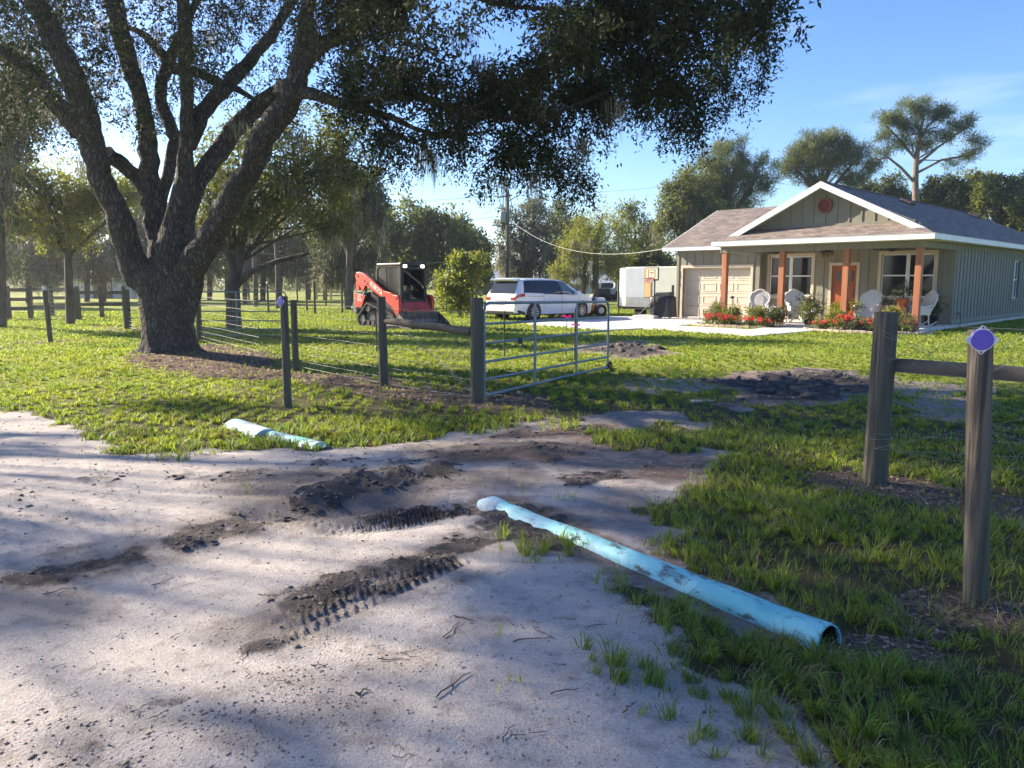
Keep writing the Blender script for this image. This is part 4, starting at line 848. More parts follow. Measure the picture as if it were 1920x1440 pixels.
# ---------------- minivan ----------------
def minivan(loc, rz):
    o = empty('minivan', loc, rz, 'white minivan with dark windows parked on the driveway behind the open gate', 'van')
    XS_ = [0,.04,.12,.30,.45,.8,1.5,2.4,3.0,3.5,4.1,4.35,4.7,4.95,5.08,5.12]
    TOP = [.95,1.08,1.25,1.60,1.71,1.745,1.755,1.74,1.69,1.50,1.17,1.09,1.00,.88,.72,.60]
    BEL = [.94,1.02,1.06,1.09,1.09,1.08,1.06,1.03,1.02,1.03,1.05,1.02,.95,.84,.70,.58]
    WID = [.80,.88,.93,.96,.975,.985,.99,.99,.985,.98,.97,.95,.90,.80,.66,.50]
    RWD = [.78,.80,.76,.70,.69,.69,.70,.70,.69,.69,.72,.74,.74,.70,.58,.45]
    BOT = [.42,.34,.28,.26,.24,.22,.20,.20,.20,.20,.20,.20,.20,.22,.26,.34]
    ip = lambda A, x: float(np.interp(x, XS_, A))
    def surf(x, t):
        """t: 0 sill .. 1 belt .. 2 roof edge .. 3 centre line"""
        w_, b_, z0, z1, r_ = ip(WID,x), ip(BEL,x), ip(BOT,x), ip(TOP,x), ip(RWD,x); zt = z1-.06*min(1,(z1-b_)*2)
        if t <= 1: return (w_*(.93+.07*math.sin(min(t*1.7,1)*math.pi/2)) - .03*max(0,t-.75), z0+(b_-z0)*t)
        if t <= 2: s = t-1; return (w_-.0075-(w_-.0075-r_)*(s**1.35), b_+(zt-b_)*s)
        s = t-2; return (r_*(1-s), zt+(z1-zt)*math.sin(s*math.pi/2))
    ts = [0,.12,.3,.5,.7,.85,1,1.15,1.35,1.55,1.75,1.9,2,2.15,2.4,2.7,3]
    xs = list(np.linspace(0,.5,12))+list(np.linspace(.6,4.3,34))+list(np.linspace(4.4,5.12,14))
    V = []; nc = 2*len(ts)-1
    for x in xs:
        ring = [surf(x,t) for t in ts]; V += [(x,-y,z) for y,z in ring]+[(x,y,z) for y,z in ring[-2::-1]]
    m_ = MB(); m_.add(V, [(i*nc+k,i*nc+k+1,(i+1)*nc+k+1,(i+1)*nc+k) for i in range(len(xs)-1) for k in range(nc-1)], True)
    m_.add(V, [tuple(range(nc)), tuple(range((len(xs)-1)*nc, len(xs)*nc))][:2])
    m_.add([V[0],V[nc-1],V[-1],V[-nc]], [(0,1,2,3)]); m_.build('body', M['carwhite'], o)
    def panel(name, material, pts, side, off=.008, nx=10, nt_=5):
        """pts: quad (x,t) lower-left, lower-right, upper-right, upper-left"""
        P = []; 
        for j in range(nt_+1):
            for i in range(nx+1):
                a, b = i/nx, j/nt_; x = (pts[0][0]*(1-a)+pts[1][0]*a)*(1-b)+(pts[3][0]*(1-a)+pts[2][0]*a)*b; t = (pts[0][1]*(1-a)+pts[1][1]*a)*(1-b)+(pts[3][1]*(1-a)+pts[2][1]*a)*b
                y, z = surf(x,t); P.append((x, side*(y+off), z+off*.3))
        q = MB(); q.add(P, [(j*(nx+1)+i,j*(nx+1)+i+1,(j+1)*(nx+1)+i+1,(j+1)*(nx+1)+i) for j in range(nt_) for i in range(nx)], True); return q.build(name, material, o)
    for sd in (-1,1):
        panel('side_window', M['glass'], [(.42,1.16),(1.55,1.10),(1.55,1.88),(.62,1.86)], sd)
        panel('side_window', M['glass'], [(1.60,1.04),(2.72,1.04),(2.62,1.90),(1.60,1.89)], sd)
        panel('side_window', M['sideglass'], [(2.78,1.04),(3.72,1.10),(3.12,1.88),(2.72,1.90)], sd)
        panel('window_surround', M['black'], [(.38,1.10),(3.95,1.03),(3.18,1.95),(.58,1.93)], sd, .004, 24)
        panel('window_surround', M['black'], [(3.74,1.07),(4.08,1.04),(3.82,1.35),(3.58,1.35)], sd, .0075)
        panel('tail_light', M['redlens'], [(.005,.86),(.42,.88),(.44,1.04),(.02,1.08)], sd, .012)
        panel('sill_trim', M['black'], [(.9,.00),(3.8,.00),(3.8,.05),(.9,.05)], sd, .006)
        panel('bumper_trim', M['black'], [(.0,.00),(.55,.0),(.45,.14),(.0,.22)], sd, .006)
        dr = M['darkgrey']
        for q in ([(2.72,.10),(2.735,.10),(2.735,1.03),(2.72,1.03)],[(1.56,.35),(1.575,.35),(1.575,1.06),(1.56,1.06)],[(3.86,.10),(3.875,.10),(3.875,.96),(3.86,.96)],[(.5,.90),(1.55,.90),(1.55,.915),(.5,.915)]):
            panel('door_seam', dr, q, sd, .004, 2, 6)
        for x in (2.45,2.95): 
            y, z = surf(x,.82); q = MB(); q.box((x-.11,sd*y-.02,z-.02),(x+.11,sd*y+.02,z+.015)); q.build('door_handle', M['carwhite'], o, .01)
        y, z = surf(3.6,1.1); q = MB(); q.prism([(3.5,1.02),(3.66,1.03),(3.70,1.14),(3.62,1.21),(3.50,1.20)], sd*(y+.04), sd*(y+.24)); q.build('wing_mirror', M['carwhite'], o, .02)
        for x in (.98,4.04):
            a_ = MB(); a_.cyl((x,sd*.80,.37),(x,sd*.994,.37),.405,30); a_.build('wheel_arch', M['black'], o)
            w_ = MB(); w_.lathe([(.20,-.11),(.33,-.11),(.35,-.08),(.35,.08),(.33,.11),(.235,.115)],n=32)
            for i in range(len(w_.v)): vx,vy,vz_ = w_.v[i]; w_.v[i] = (x+vx, sd*(.90+vz_), .35+vy)
            wo_ = w_.build('wheel', M['rubber'], o)
            r_ = MB(); r_.cyl((x,sd*.90,.35),(x,sd*.955,.35),.245,28)
            ro_ = r_.build('rim', M['darkgrey'], wo_)
            s_ = MB()
            for k in range(10):
                a = 2*math.pi*k/10; s_.beam((x+.04*math.cos(a),sd*1.005,.35+.04*math.sin(a)),(x+.225*math.cos(a+.12),sd*1.0,.35+.225*math.sin(a+.12)),.02,.036)
            s_.cyl((x,sd*.99,.35),(x,sd*1.02,.35),.05,14); V_ = [(x+.235*math.cos(a),sd*1.0,.35+.235*math.sin(a)) for a in [2*math.pi*k/28 for k in range(29)]]; s_.tube(V_,.014,6)
            s_.build('spokes', M['chrome'], wo_)
    # back glass, follows the sloping tail
    def back(name, material, y0, y1, z0, z1, off, shrink=.0, n=8):
        P = []; zz = [z0+(z1-z0)*j/6 for j in range(7)]; xz = lambda z: float(np.interp(z, TOP[:6], XS_[:6]))
        for z in zz:
            k = 1-shrink*(z-z0)
            for i in range(n+1): y = (y0+(y1-y0)*i/n)*k; P.append((xz(z)-off-.0, y, z))
        q = MB(); q.add(P, [(j*(n+1)+i,j*(n+1)+i+1,(j+1)*(n+1)+i+1,(j+1)*(n+1)+i) for j in range(6) for i in range(n)], True); return q.build(name, material, o)
    back('rear_window', M['glass'], -.74, .74, 1.12, 1.62, .02, .2)
    q = MB(); q.prism([(.20,1.62),(.52,1.70),(.52,1.755),(.12,1.70)], -.66, .66); q.build('spoiler', M['carwhite'], o, .015)
    q = MB(); q.box((-.03,-.86,.45),(.06,.86,.94)); q.build('tailgate', M['carwhite'], o, .03)
    q = MB(); q.prism([(-.07,.32),(-.09,.55),(.1,.60),(.3,.3)], -.88, .88); q.build('rear_bumper', M['carwhite'], o, .03)
    q = MB(); q.prism([(-.075,.26),(-.095,.40),(.2,.42),(.3,.24)], -.80, .80); q.build('bumper_trim', M['black'], o, .02)
    q = MB(); q.box((-.045,-.18,.66),(-.03,.18,.80)); q.build('licence_plate', M['whiteplate'], o)
    q = MB(); q.box((-.04,-.35,.82),(-.03,.35,.845)); q.build('trim_strip', M['chrome'], o)
    for sd in (-1,1):
        q = MB(); q.box((-.045,sd*.86-.0 if sd<0 else .60,.84),(.03,-.60 if sd<0 else .86,.97)); q.build('tail_light', M['redlens'], o, .02)
    return o
VAN = W(955, 600, 32.2)
minivan((VAN.x-.35, 32.0, 0), math.pi/4)

# ---------------- compact track loader ----------------
def loader(loc, rz):
    o = empty('track_loader', loc, rz, 'red and black tracked loader with glazed cab and lowered bucket on the lawn', 'loader')
    for sd in (-1,1):
        yo, yi = sd*.84, sd*.48
        m_ = MB(); out = []
        def arc(cx,cz,r,a0,a1,n=8): return [(cx+r*math.cos(R(a0+(a1-a0)*i/n)), cz+r*math.sin(R(a0+(a1-a0)*i/n))) for i in range(n+1)]
        loop = arc(.25,.26,.26,270,150)+arc(.62,.66,.20,150,60)+arc(1.95,.28,.28,50,-90)
        inner = arc(.25,.26,.20,270,150)+arc(.62,.66,.14,150,60)+arc(1.95,.28,.22,50,-90)
        n = len(loop); V = [(x,yo,z) for x,z in loop]+[(x,yi,z) for x,z in loop]+[(x,yo,z) for x,z in inner]+[(x,yi,z) for x,z in inner]
        m_.add(V, [(i,(i+1)%n,(i+1)%n+n,i+n) for i in range(n)]+[(i+2*n,(i+1)%n+2*n,(i+1)%n+3*n,i+3*n) for i in range(n)]+[(i,(i+1)%n,(i+1)%n+2*n,i+2*n) for i in range(n)]+[(i+n,(i+1)%n+n,(i+1)%n+3*n,i+3*n) for i in range(n)])
        for i in range(n):   # lugs
            for f_ in (0,.5):
                a, b = Vector((loop[i][0],0,loop[i][1])), Vector((loop[(i+1)%n][0],0,loop[(i+1)%n][1])); p = a.lerp(b,f_)
                if (b-a).length > .2:
                    for q in range(int((b-a).length/.11)): p = a+(b-a).normalized()*q*.11; m_.cbox((p.x,(yo+yi)/2,p.z),(.05,.34,.045),(0,-math.atan2((b-a).z,(b-a).x),0))
                    break
                m_.cbox((p.x,(yo+yi)/2,p.z),(.045,.34,.04),(0,-math.atan2((b-a).z,(b-a).x),0))
        tr = m_.build('track', M['rubber'], o)
        w_ = MB(); w_.prism([(.2,.15),(.6,.62),(1.95,.35),(1.95,.15)], sd*.60, sd*.72); w_.build('track_frame', M['darkgrey'], tr)
        r_ = MB()
        for x,z,rr_ in ((.25,.26,.18),(.62,.66,.13),(1.95,.28,.20),(.6,.14,.10),(.9,.14,.10),(1.2,.14,.10),(1.5,.14,.10)): r_.cyl((x,sd*.55,z),(x,sd*.80,z),rr_,18)
        r_.build('road_wheels', M['darkgrey'], tr)
        # lift arm
        arm = [(-.18,1.80),(-.10,1.92),(.12,1.95),(.40,1.87),(.83,1.68),(1.50,1.32),(1.60,1.27),(1.94,1.22),(2.10,1.15),(2.34,1.13),(2.44,1.00),(2.42,.38),(2.28,.36),(2.05,.72),(1.67,.93),(.66,1.40),(.46,1.46),(.36,1.30),(.24,1.28),(.08,1.46),(-.02,1.46)]
        m_ = MB(); m_.prism(arm, sd*.66, sd*.78); ao = m_.build('lift_arm', M['red'], o, .012)
        p_ = MB()
        for x,z in ((0.02,1.80),(.42,1.62),(.60,1.52),(2.3,1.03),(2.34,.45)): p_.cyl((x,sd*.78,z),(x,sd*.80,z),.03,12)
        p_.build('pivot_pins', M['darkgrey'], ao)
        if sd == -1: text_part('lettering', 'KUBOTA', .20, M['white'], ao, Matrix.Translation((1.13,-.785,1.36)) @ Matrix.Rotation(math.pi/2,4,'X') @ Matrix.Rotation(R(-28.5),4,'Z'), .002, .006)
        m_ = MB(); m_.prism([(-.32,1.30),(-.24,1.86),(-.14,1.90),(-.06,1.80),(-.10,1.30)], sd*.58, sd*.665); m_.build('rear_link', M['red'], o, .01)
        m_ = MB(); m_.prism([(-.32,.62),(-.36,1.26),(.10,1.26),(.42,1.14),(.12,.62)], sd*.62, sd*.70); m_.build('rear_upright', M['black'], o, .01)
        m_ = MB(); m_.prism([(-.30,.68),(-.34,1.20),(.36,1.10),(.10,.66)], sd*.702, sd*.725); sp_ = m_.build('side_decal_panel', M['red'], o, .006)
        if sd == -1:
            text_part('lettering', 'SVL', .13, M['white'], sp_, Matrix.Translation((.0,-.73,1.07)) @ Matrix.Rotation(math.pi/2,4,'X'), .002, .004)
            text_part('lettering', '75-2', .15, M['white'], sp_, Matrix.Translation((.0,-.73,.94)) @ Matrix.Rotation(math.pi/2,4,'X'), .002, .005)
        for a_,b_,r_ in (((.20,sd*.70,1.08),(.45,sd*.70,1.35),.035),((1.9,sd*.66,.8),(2.3,sd*.66,.5),.03)): m_ = MB(); m_.tube([a_,b_],r_,10); m_.build('hydraulic_cylinder', M['steel'], o)
    # chassis
    m_ = MB(); m_.prism([(-.35,.42),(-.38,1.15),(.85,1.30),(.85,1.0),(2.25,.98),(2.25,.35)], -.50, .50); m_.build('chassis', M['black'], o, .02)
    m_ = MB(); m_.prism([(-.62,.45),(-.66,.72),(-.52,.98),(-.36,1.0),(-.36,.42)], -.62, .62); m_.build('rear_guard', M['steel'], o, .03)
    for y in (-.56,-.4): m_ = MB(); m_.cyl((-.70,y,.62),(-.64,y,.62),.07,14); m_.build('exhaust_port', M['darkgrey'], o)
    # cab: frame with glass
    cb = MB(); x0,x1,z0,z1 = .80,2.25,.95,2.22; ww = .56
    for sy in (-1,1):
        cb.prism([(x0,z0),(x0-.02,1.85),(x0+.03,2.14),(x0+.16,z1),(x1-.08,z1),(x1,z1-.05),(x1+.05,z0),(x1-.12,z0),(x1-.14,z1-.14),(x0+.24,z1-.13),(x0+.11,2.02),(x0+.10,z0)], sy*ww, sy*(ww-.06))
        cb.beam((x0+.6,sy*(ww-.03),z0),(x0+.6,sy*(ww-.03),z1-.1),.04,.05)
    cb.box((x1-.07,-ww,z0),(x1+.03,-ww+.12,z1-.05)); cb.box((x1-.07,ww-.12,z0),(x1+.03,ww,z1-.05))
    cbo = cb.build('cab', M['black'], o, .015)
    m_ = MB(); m_.box((x0+.08,-ww-.02,z1-.09),(x1+.06,ww+.02,z1+.02)); m_.box((x1-.04,-ww,z1-.22),(x1+.05,ww,z1-.10)); m_.build('cab_roof', M['black'], o, .035)
    for sy in (-1,1):
        m_ = MB(); m_.box((x0+.08,sy*(ww-.035)-.004,z0+.0),(x1-.1,sy*(ww-.035)+.004,z1-.12)); m_.build('side_window', M['cabglass'], cbo)
        g_ = MB()
        for k in range(24): x = x0+.1+k*.055; g_.beam((x,sy*(ww-.02),z0+.35),(x,sy*(ww-.02),z1-.13),.006,.006)
        for k in range(14): z = z0+.35+k*.06; g_.beam((x0+.1,sy*(ww-.02),z),(x1-.12,sy*(ww-.02),z),.006,.006)
        g_.build('window_mesh', M['darkgrey'], cbo)
    m_ = MB(); m_.box((x0+.03,-ww+.07,1.45),(x0+.04,ww-.07,z1-.15)); m_.build('rear_window', M['cabglass'], cbo)
    m_ = MB(); m_.prism([(1.2,.9),(1.15,1.65),(1.25,1.68),(1.34,1.25),(1.75,1.2),(1.75,.9)],-.25,.25); m_.build('seat', M['black'], o, .03)
    for sy in (-1,1): m_ = MB(); m_.tube([(1.75,sy*.3,1.1),(1.95,sy*.28,1.35),(1.98,sy*.26,1.42)],.022,8); m_.cbox((1.9,sy*.33,1.28),(.20,.10,.07),(0,-.5,0)); m_.build('joystick', M['steel'], o, .01)
    for sy in (-.40,.36): m_ = MB(); m_.box((x1+.055,sy-.07,z1-.14),(x1+.085,sy+.07,z1-.045)); m_.build('headlight', M['lamp'], o, .01)
    # front frame and bucket
    m_ = MB(); m_.prism([(2.26,.36),(2.22,.86),(2.30,.90),(2.46,.60),(2.46,.36)], -.62, .62); m_.build('coupler', M['red'], o, .015)
    m_ = MB(); m_.box((2.44,-.18,.62),(2.475,.10,.67)); m_.build('coupler_slot', M['black'], o)
    for sy in (-.46,.52): m_ = MB(); m_.tube([(2.28,sy,1.0),(2.46,sy,.45)],.035,10); m_.build('hydraulic_cylinder', M['steel'], o)
    bk = MB(); pr = [(2.50,.56),(2.44,.30),(2.52,.08),(2.70,.02),(3.25,.0),(3.25,.02),(2.72,.05),(2.56,.12),(2.50,.30),(2.55,.54)]
    bk.prism(pr, -.90, .90)
    for sy in (-.90,.88): bk.prism([(2.50,.56),(2.45,.30),(2.53,.06),(2.75,.01),(3.22,.01),(3.08,.20)], sy, sy+.02)
    bk.build('bucket', M['steel'], o, .006)
    return o
LP = G(687,611)
loader((LP.x+.28, LP.y+.55, 0), -math.pi/4)
gp_ = G(745,622); m_ = MB(); m_.cbox((0,0,.06),(1.0,.55,.12),(0,.03,.2)); q = m_.build('flat_stone', mat('pale_stone', (0.36,0.26,0.20), (0.46,0.36,0.30), 5, .9, bump=.4), None, .03); q.location = G(742,616); tag(q, 'flat pale stone slab on the grass in front of the loader bucket', 'stone')

# ---------------- enclosed trailer ----------------
TY = 36.5
def trailer():
    a = W(1171, 590, TY); o = empty('cargo_trailer', (a.x,a.y,0), RZ, 'white nosed enclosed cargo trailer with grey side panels parked left of the garage', 'trailer')
    z0, z1 = .42, 2.28; L_ = 5.2
    m_ = MB(); m_.box((0,0,z0),(L_,2.0,z1)); m_.build('body', M['trailer_side'], o, .05)
    P = [(-.001,.02),(-.60,.36),(-.74,.75),(-.74,1.3),(-.60,1.65),(-.001,1.98)]
    m_ = MB(); V = [(x,y,z) for z in (z0,z1-.04) for x,y in P]; m_.add(V, [tuple(range(6)),tuple(range(11,5,-1))]+[(i,i+6,(i+1)%6+6,(i+1)%6) for i in range(6)]); m_.build('nose', M['white'], o, .06, 3)
    m_ = MB(); m_.box((.10,-.02,.86),(1.10,-.002,z1-.06)); m_.build('side_panel', M['trailer_grey'], o, .006)
    m_ = MB(); m_.box((.10,-.022,z0+.01),(1.42,-.002,.855)); m_.build('stone_guard', mat('tread_plate', (0.28,0.32,0.31), (0.36,0.39,0.37), 8, .4, metal=.5, bump=.2), o)
    m_ = MB(); m_.box((1.16,-.03,.90),(1.46,-.002,z1-.03)); m_.box((1.12,-.028,.90),(1.16,-.002,z1-.05)); m_.build('tan_board', M['plywood'], o)
    m_ = MB()
    for k in range(16): m_.cyl((.06,-.012,.95+k*.085),(.06,-.002,.95+k*.085),.012,8)
    m_.build('rivets', M['darkgrey'], o)
    m_ = MB(); m_.box((-.1,.02,z0-.1),(L_,1.98,z0-.001)); m_.build('chassis', M['black'], o)
    m_ = MB(); m_.beam((-.05,.3,z0-.06),(-1.15,1.0,z0-.06),.06,.09); m_.beam((-.05,1.7,z0-.06),(-1.15,1.0,z0-.06),.06,.09); m_.tube([(-1.1,1.0,0.02),(-1.1,1.0,.75)],.03,8); m_.build('tongue', M['black'], o)
    for x in (2.3,3.1): m_ = MB(); m_.cyl((x,-.05,.33),(x,.15,.33),.33,22); m_.build('wheel', M['rubber'], o)
    m_ = MB(); m_.box((.5,.1,.0),(.9,.5,.32)); m_.build('support_block', M['black'], o)
trailer()
# ride-on mower
def mower():
    a = G(1128,592); o = empty('ride_on_mower', (a.x-.55,36.2,0), R(200), 'orange ride-on mower with a white engine parked beside the van nose', 'mower')
    m_ = MB(); m_.prism([(-.1,.25),(-.1,.55),(.5,.62),(1.0,.5),(1.1,.25)],-.42,.42); m_.build('body', M['orange'], o, .05)
    m_ = MB(); m_.prism([(.35,.12),(.3,.3),(1.25,.3),(1.3,.12)],-.62,.62); m_.build('mower_deck', M['orange'], o, .04)
    m_ = MB(); m_.prism([(-.05,.62),(-.12,1.02),(-.02,1.05),(.1,.72),(.5,.70),(.5,.62)],-.25,.25); m_.build('seat', M['black'], o, .04)
    m_ = MB(); m_.cbox((-.4,0,.65),(.5,.55,.42)); m_.build('engine', M['white'], o, .08)
    for sy in (-1,1):
        m_ = MB(); m_.tube([(.45,sy*.3,.6),(.5,sy*.3,1.0),(.35,sy*.15,1.05)],.018,8); m_.build('steering_lever', M['black'], o)
        for x,r_ in ((-.25,.28),(1.35,.14)):
            m_ = MB(); m_.cyl((x,sy*.42,r_),(x,sy*.62,r_),r_,20); w_ = m_.build('wheel', M['rubber'], o, .02); m_ = MB(); m_.cyl((x,sy*.5,r_),(x,sy*.63,r_),r_*.5,16); m_.build('rim', M['farwhite'], w_)
mower()
# ---------------- shelter and distant buildings ----------------
sh = empty('open_shelter', W(1158,560,70)*1, 0.1, 'open sided shelter with a pale blue metal roof beyond the trees', 'shelter'); sh.location.z = 0
m_ = MB(); m_.sheet([(-2.6,-2,2.35),(2.8,-2,2.35),(2.2,1,3.1),(-1.2,1,3.1)],.06); m_.sheet([(-2.6,4,2.35),(-1.2,1,3.1),(2.2,1,3.1),(2.8,4,2.35)],.06); m_.sheet([(-2.6,-2,2.35),(-1.2,1,3.1),(-2.6,4,2.35)],.05); m_.build('roof', M['blueroof'], sh)
for x,y in ((-2.3,-1.8),(0,-1.8),(2.4,-1.8),(-2.3,3.8),(2.4,3.8)): m_ = MB(); m_.box((x-.08,y-.08,0),(x+.08,y+.08,2.34)); m_.build('post', M['polewood'], sh)
for i,(u,c_) in enumerate(((1148,'farwhite'),(1136,'darkgrey'))):
    a = W(u,560,66); o = empty('parked_tractor', (a.x,66,0), .2+i, ('pale' if i==0 else 'dark')+' machine parked under the distant blue roofed shelter', 'tractor')
    m_ = MB(); m_.prism([(-.9,.5),(-.9,1.0),(0,1.05),(.1,1.5),(.8,1.5),(.9,.5)],-.5,.5); m_.build('body', M[c_], o, .05)
    for x,y,r_ in ((-.6,-.55,.3),(-.6,.55,.3),(.5,-.6,.45),(.5,.6,.45)): m_ = MB(); m_.cyl((x,y-.1,r_),(x,y+.1,r_),r_,14); m_.build('wheel', M['rubber'], o)
def barn(u, Y, w_, h_, d_, material, label, roofm=None, rz=0):
    a = W(u,545,Y); o = empty('barn', (a.x,Y,0), rz, label, 'barn')
    m_ = MB(); m_.box((-w_/2,0,0),(w_/2,d_,h_)); x = -w_/2
    while x < w_/2: m_.box((x,-.04,0),(x+.08,-.001,h_)); x += .6
    m_.build('wall', material, o)
    m_ = MB(); m_.sheet([(-w_/2-.3,-.3,h_-.02),(w_/2+.3,-.3,h_-.02),(w_/2+.3,d_/2,h_+d_*.2),(-w_/2-.3,d_/2,h_+d_*.2)],.06); m_.sheet([(-w_/2-.3,d_/2,h_+d_*.2),(w_/2+.3,d_/2,h_+d_*.2),(w_/2+.3,d_+.3,h_-.02),(-w_/2-.3,d_+.3,h_-.02)],.06); m_.build('roof', roofm or M['farwhite'], o)
    m_ = MB(); m_.box((-w_*.15,-.06,0),(w_*.12,-.045,h_*.8)); m_.build('doorway', M['darkgrey'], o)
barn(925, 95, 9, 1.8, 6, M['trailer_grey'], 'low grey shed seen past the magnolia and the back of the van', M['trailer_grey'])
barn(1075, 105, 10, 1.4, 6, M['trailer_grey'], 'low grey metal shed beyond the van windscreen', M['trailer_grey'])
barn(195, 75, 7, 2.6, 5, M['farwhite'], 'pale blue white barn glimpsed between dark trunks left of the oak', M['farwhite'])
# ---------------- fence posts ----------------
def post(u, v, h, r, label, lean=(0,0), Y=None, group='round wooden posts of the wire fence', name='fence_post', loc=None, rnd=None):
    p = loc if loc is not None else (G(u, v) if Y is None else Vector(((u-960)/FPX*Y, Y, 0)))
    o = empty(name, (p[0],p[1],gz(p[0],p[1])), 0, label, 'post', group); rs = random.Random(int(u*7+v)); m_ = MB()
    n = 18; ks = [rs.uniform(.96,1.04) for _ in range(n)]
    pts = [(lean[0]*z, lean[1]*z, z) for z in (-.15,0,.25,.5,.75,1.0,h-.012,h)]
    m_.tube(pts, [r*1.03,r*1.02,r,r*.99,r*.985,r*.975,r*.965,r*.93], n, jit=lambda i,k: ks[k])
    m_.build('post_shaft', M['wood_post'], o); return o
P_gate = post(895,754,1.38,.088,'thick wooden post that the grey tube gate hangs on')
P_mid = post(720,726,1.36,.068,'wooden fence post next left of the gate post', (-.012,0))
P_b = post(555,692,1.30,.060,'wooden fence post mostly hidden behind the left reflector post')
P_c = post(375,641,1.32,.075,'wooden fence post just right of the oak trunk')
P_d = post(240,617,1.34,.115,'dark wooden fence post just left of the oak trunk')
P_e = post(147,600,1.34,.125,'thick pale fence post at the left end of the bright lawn')
P_r1 = post(1640,905,1.37,.090,'thick leaning corner post at the right of the gateway', (.006,0))
P_l = post(540,763,1.42,.052,'slim left roadside post with a violet reflector, standing before the fence', (0,0), group='roadside reflector posts')
P_f = post(1829,1134,1.37,.054,'tall front right post with a violet diamond reflector', (-.062,0), group='roadside reflector posts')
P_w = post(95,642,1.38,.065,'leaning post with a white cap standing alone in the lawn at far left', (-.035,0), group='lone lawn post')
m_ = MB(); m_.cyl((-.049,0,1.38),(-.0495,0,1.50),.045,12); m_.build('white_cap', M['whiteplate'], P_w)
def reflector(po, h, rz, s, yoff):
    Mx = Matrix.Rotation(rz,4,'Z') @ Matrix.Translation((0,-yoff,h)) @ Matrix.Rotation(math.pi/2,4,'X')
    m_ = MB(); pl = []
    for k in range(4):
        a = math.pi/2*k; pl += [(math.cos(a-.10)*s*1.0, math.sin(a-.10)*s), (math.cos(a)*s*1.03, math.sin(a)*s*1.03), (math.cos(a+.10)*s, math.sin(a+.10)*s)]
        for b in (.45,.785,1.12): pl.append((math.cos(a+b)*s*.80, math.sin(a+b)*s*.80))
    n = len(pl); m_.add([Mx @ Vector((x,y,0)) for x,y in pl]+[Mx @ Vector((x,y,.004)) for x,y in pl], [tuple(range(n))[::-1], tuple(range(n,2*n))]+[(i,(i+1)%n,(i+1)%n+n,i+n) for i in range(n)])
    ro = m_.build('reflector_plate', M['whiteplate'], po)
    m_ = MB(); m_.lathe([(s*.72,.004),(s*.72,.0075),(s*.68,.010),(0,.011)],n=32,smooth=False); m_.v = [tuple(Mx @ Vector(v)) for v in m_.v]; m_.build('reflector', M['violet'], ro)
    for sy in (-1,1):
        m_ = MB(); m_.lathe([(s*.07,.004),(s*.07,.008),(0,.009)],(0,sy*s*.88,0),10); m_.v = [tuple(Mx @ Vector(v)) for v in m_.v]; m_.build('bolt', M['darkgrey'], ro)
reflector(P_f, 1.325, R(-25), .066, .060)
for c_ in P_f.children:
    if c_.name.startswith('reflector_plate'): c_.location.x -= .082
reflector(P_l, 1.35, R(-34), .070, .054)
# brace rails
def rail(a, b, r, label, sq=False):
    a, b = Vector(a), Vector(b); o = empty('brace_rail', a, 0, label, 'rail'); d = b-a; m_ = MB()
    if sq: m_.beam((0,0,0), d, r*1.5, r*2)
    else: rs = random.Random(5); ks = [rs.uniform(.95,1.05) for _ in range(14)]; m_.tube([d*(i/6)+Vector((0,0,.006*math.sin(i*2))) for i in range(7)], r, 14, jit=lambda i,k: ks[k])
    m_.build('rail_timber', M['rail'], o, .006 if sq else 0)
pr1 = P_r1.location; rd = Vector((c45,-c45,0))
gtp, mdp = P_gate.location, P_mid.location
rail(mdp+Vector((.06,-.05,1.0)), gtp+Vector((-.07,.05,.93)), .052, 'round brace rail between the gate post and its left neighbour')
R2 = pr1+Vector((.03,0,0))+rd*2.4
rail(pr1+Vector((.09,0,.955)), R2+Vector((0,0,.955)), .052, 'weathered rail running right from the corner post behind the reflector post', True)
post(0,0,1.36,.085,'fence post out at the right end of the weathered rail', loc=(R2.x+.05,R2.y-.03))
# wire netting
def netting(pts, h, label, ny=8, step=.16, r=.0013, extra=None, z0=.06, sag=.0):
    o = empty('wire_fence', pts[0], 0, label, 'fence'); base = Vector(pts[0]); hs = [z0+(h-z0)*(i/(ny-1))**1.25 for i in range(ny)]
    H_ = MB(); V_ = MB()
    for a, b in zip(pts[:-1], pts[1:]):
        a, b = Vector(a), Vector(b); d = b-a; L_ = d.length; n_ = max(2,int(L_/1.2))
        rs = random.Random(int(L_*100))
        for z in hs: H_.tube([a-base+d*(i/n_)+Vector((0,0,z-sag*math.sin(math.pi*i/n_)+rs.uniform(-.006,.006))) for i in range(n_+1)], r, 4, cap=False)
        for k in range(1,int(L_/step)): V_.tube([a-base+d*(k*step/L_)+Vector((rs.uniform(-.01,.01),0,hs[0])), a-base+d*(k*step/L_)+Vector((rs.uniform(-.01,.01),0,h))], r*.8, 3, cap=False)
    H_.build('line_wires', M['wire'], o); V_.build('stay_wires', M['wire'], o)
    if extra: extra(o, base)
    return o
def diag(o, base):
    m_ = MB(); A, B = mdp-base, gtp-base
    for s in (0,1):
        m_.tube([A+Vector((.06,-.07,1.12)), B+Vector((-.07,-.07,.12+.03*s))], .002, 4); m_.tube([A+Vector((.04,-.07,1.16-.03*s)), B+Vector((-.05,-.07,.16))], .002, 4)
    m_.build('brace_wires', M['wire'], o)
g2 = lambda P: (P.location.x, P.location.y, 0)
netting([g2(P_gate), g2(P_mid), g2(P_b)], 1.2, 'wire netting fence from the gate post back towards the oak', r=.0028, extra=diag)
netting([g2(P_b), g2(P_c)], 1.2, 'wire netting fence between the hidden post and the post beside the oak', r=.003)
o = netting([g2(P_d), (P_d.location.x+1.9,P_d.location.y-2.4,0)], 1.3, 'pale horizontal wires strung from the dark post to behind the oak trunk', ny=9, step=9, r=.006)
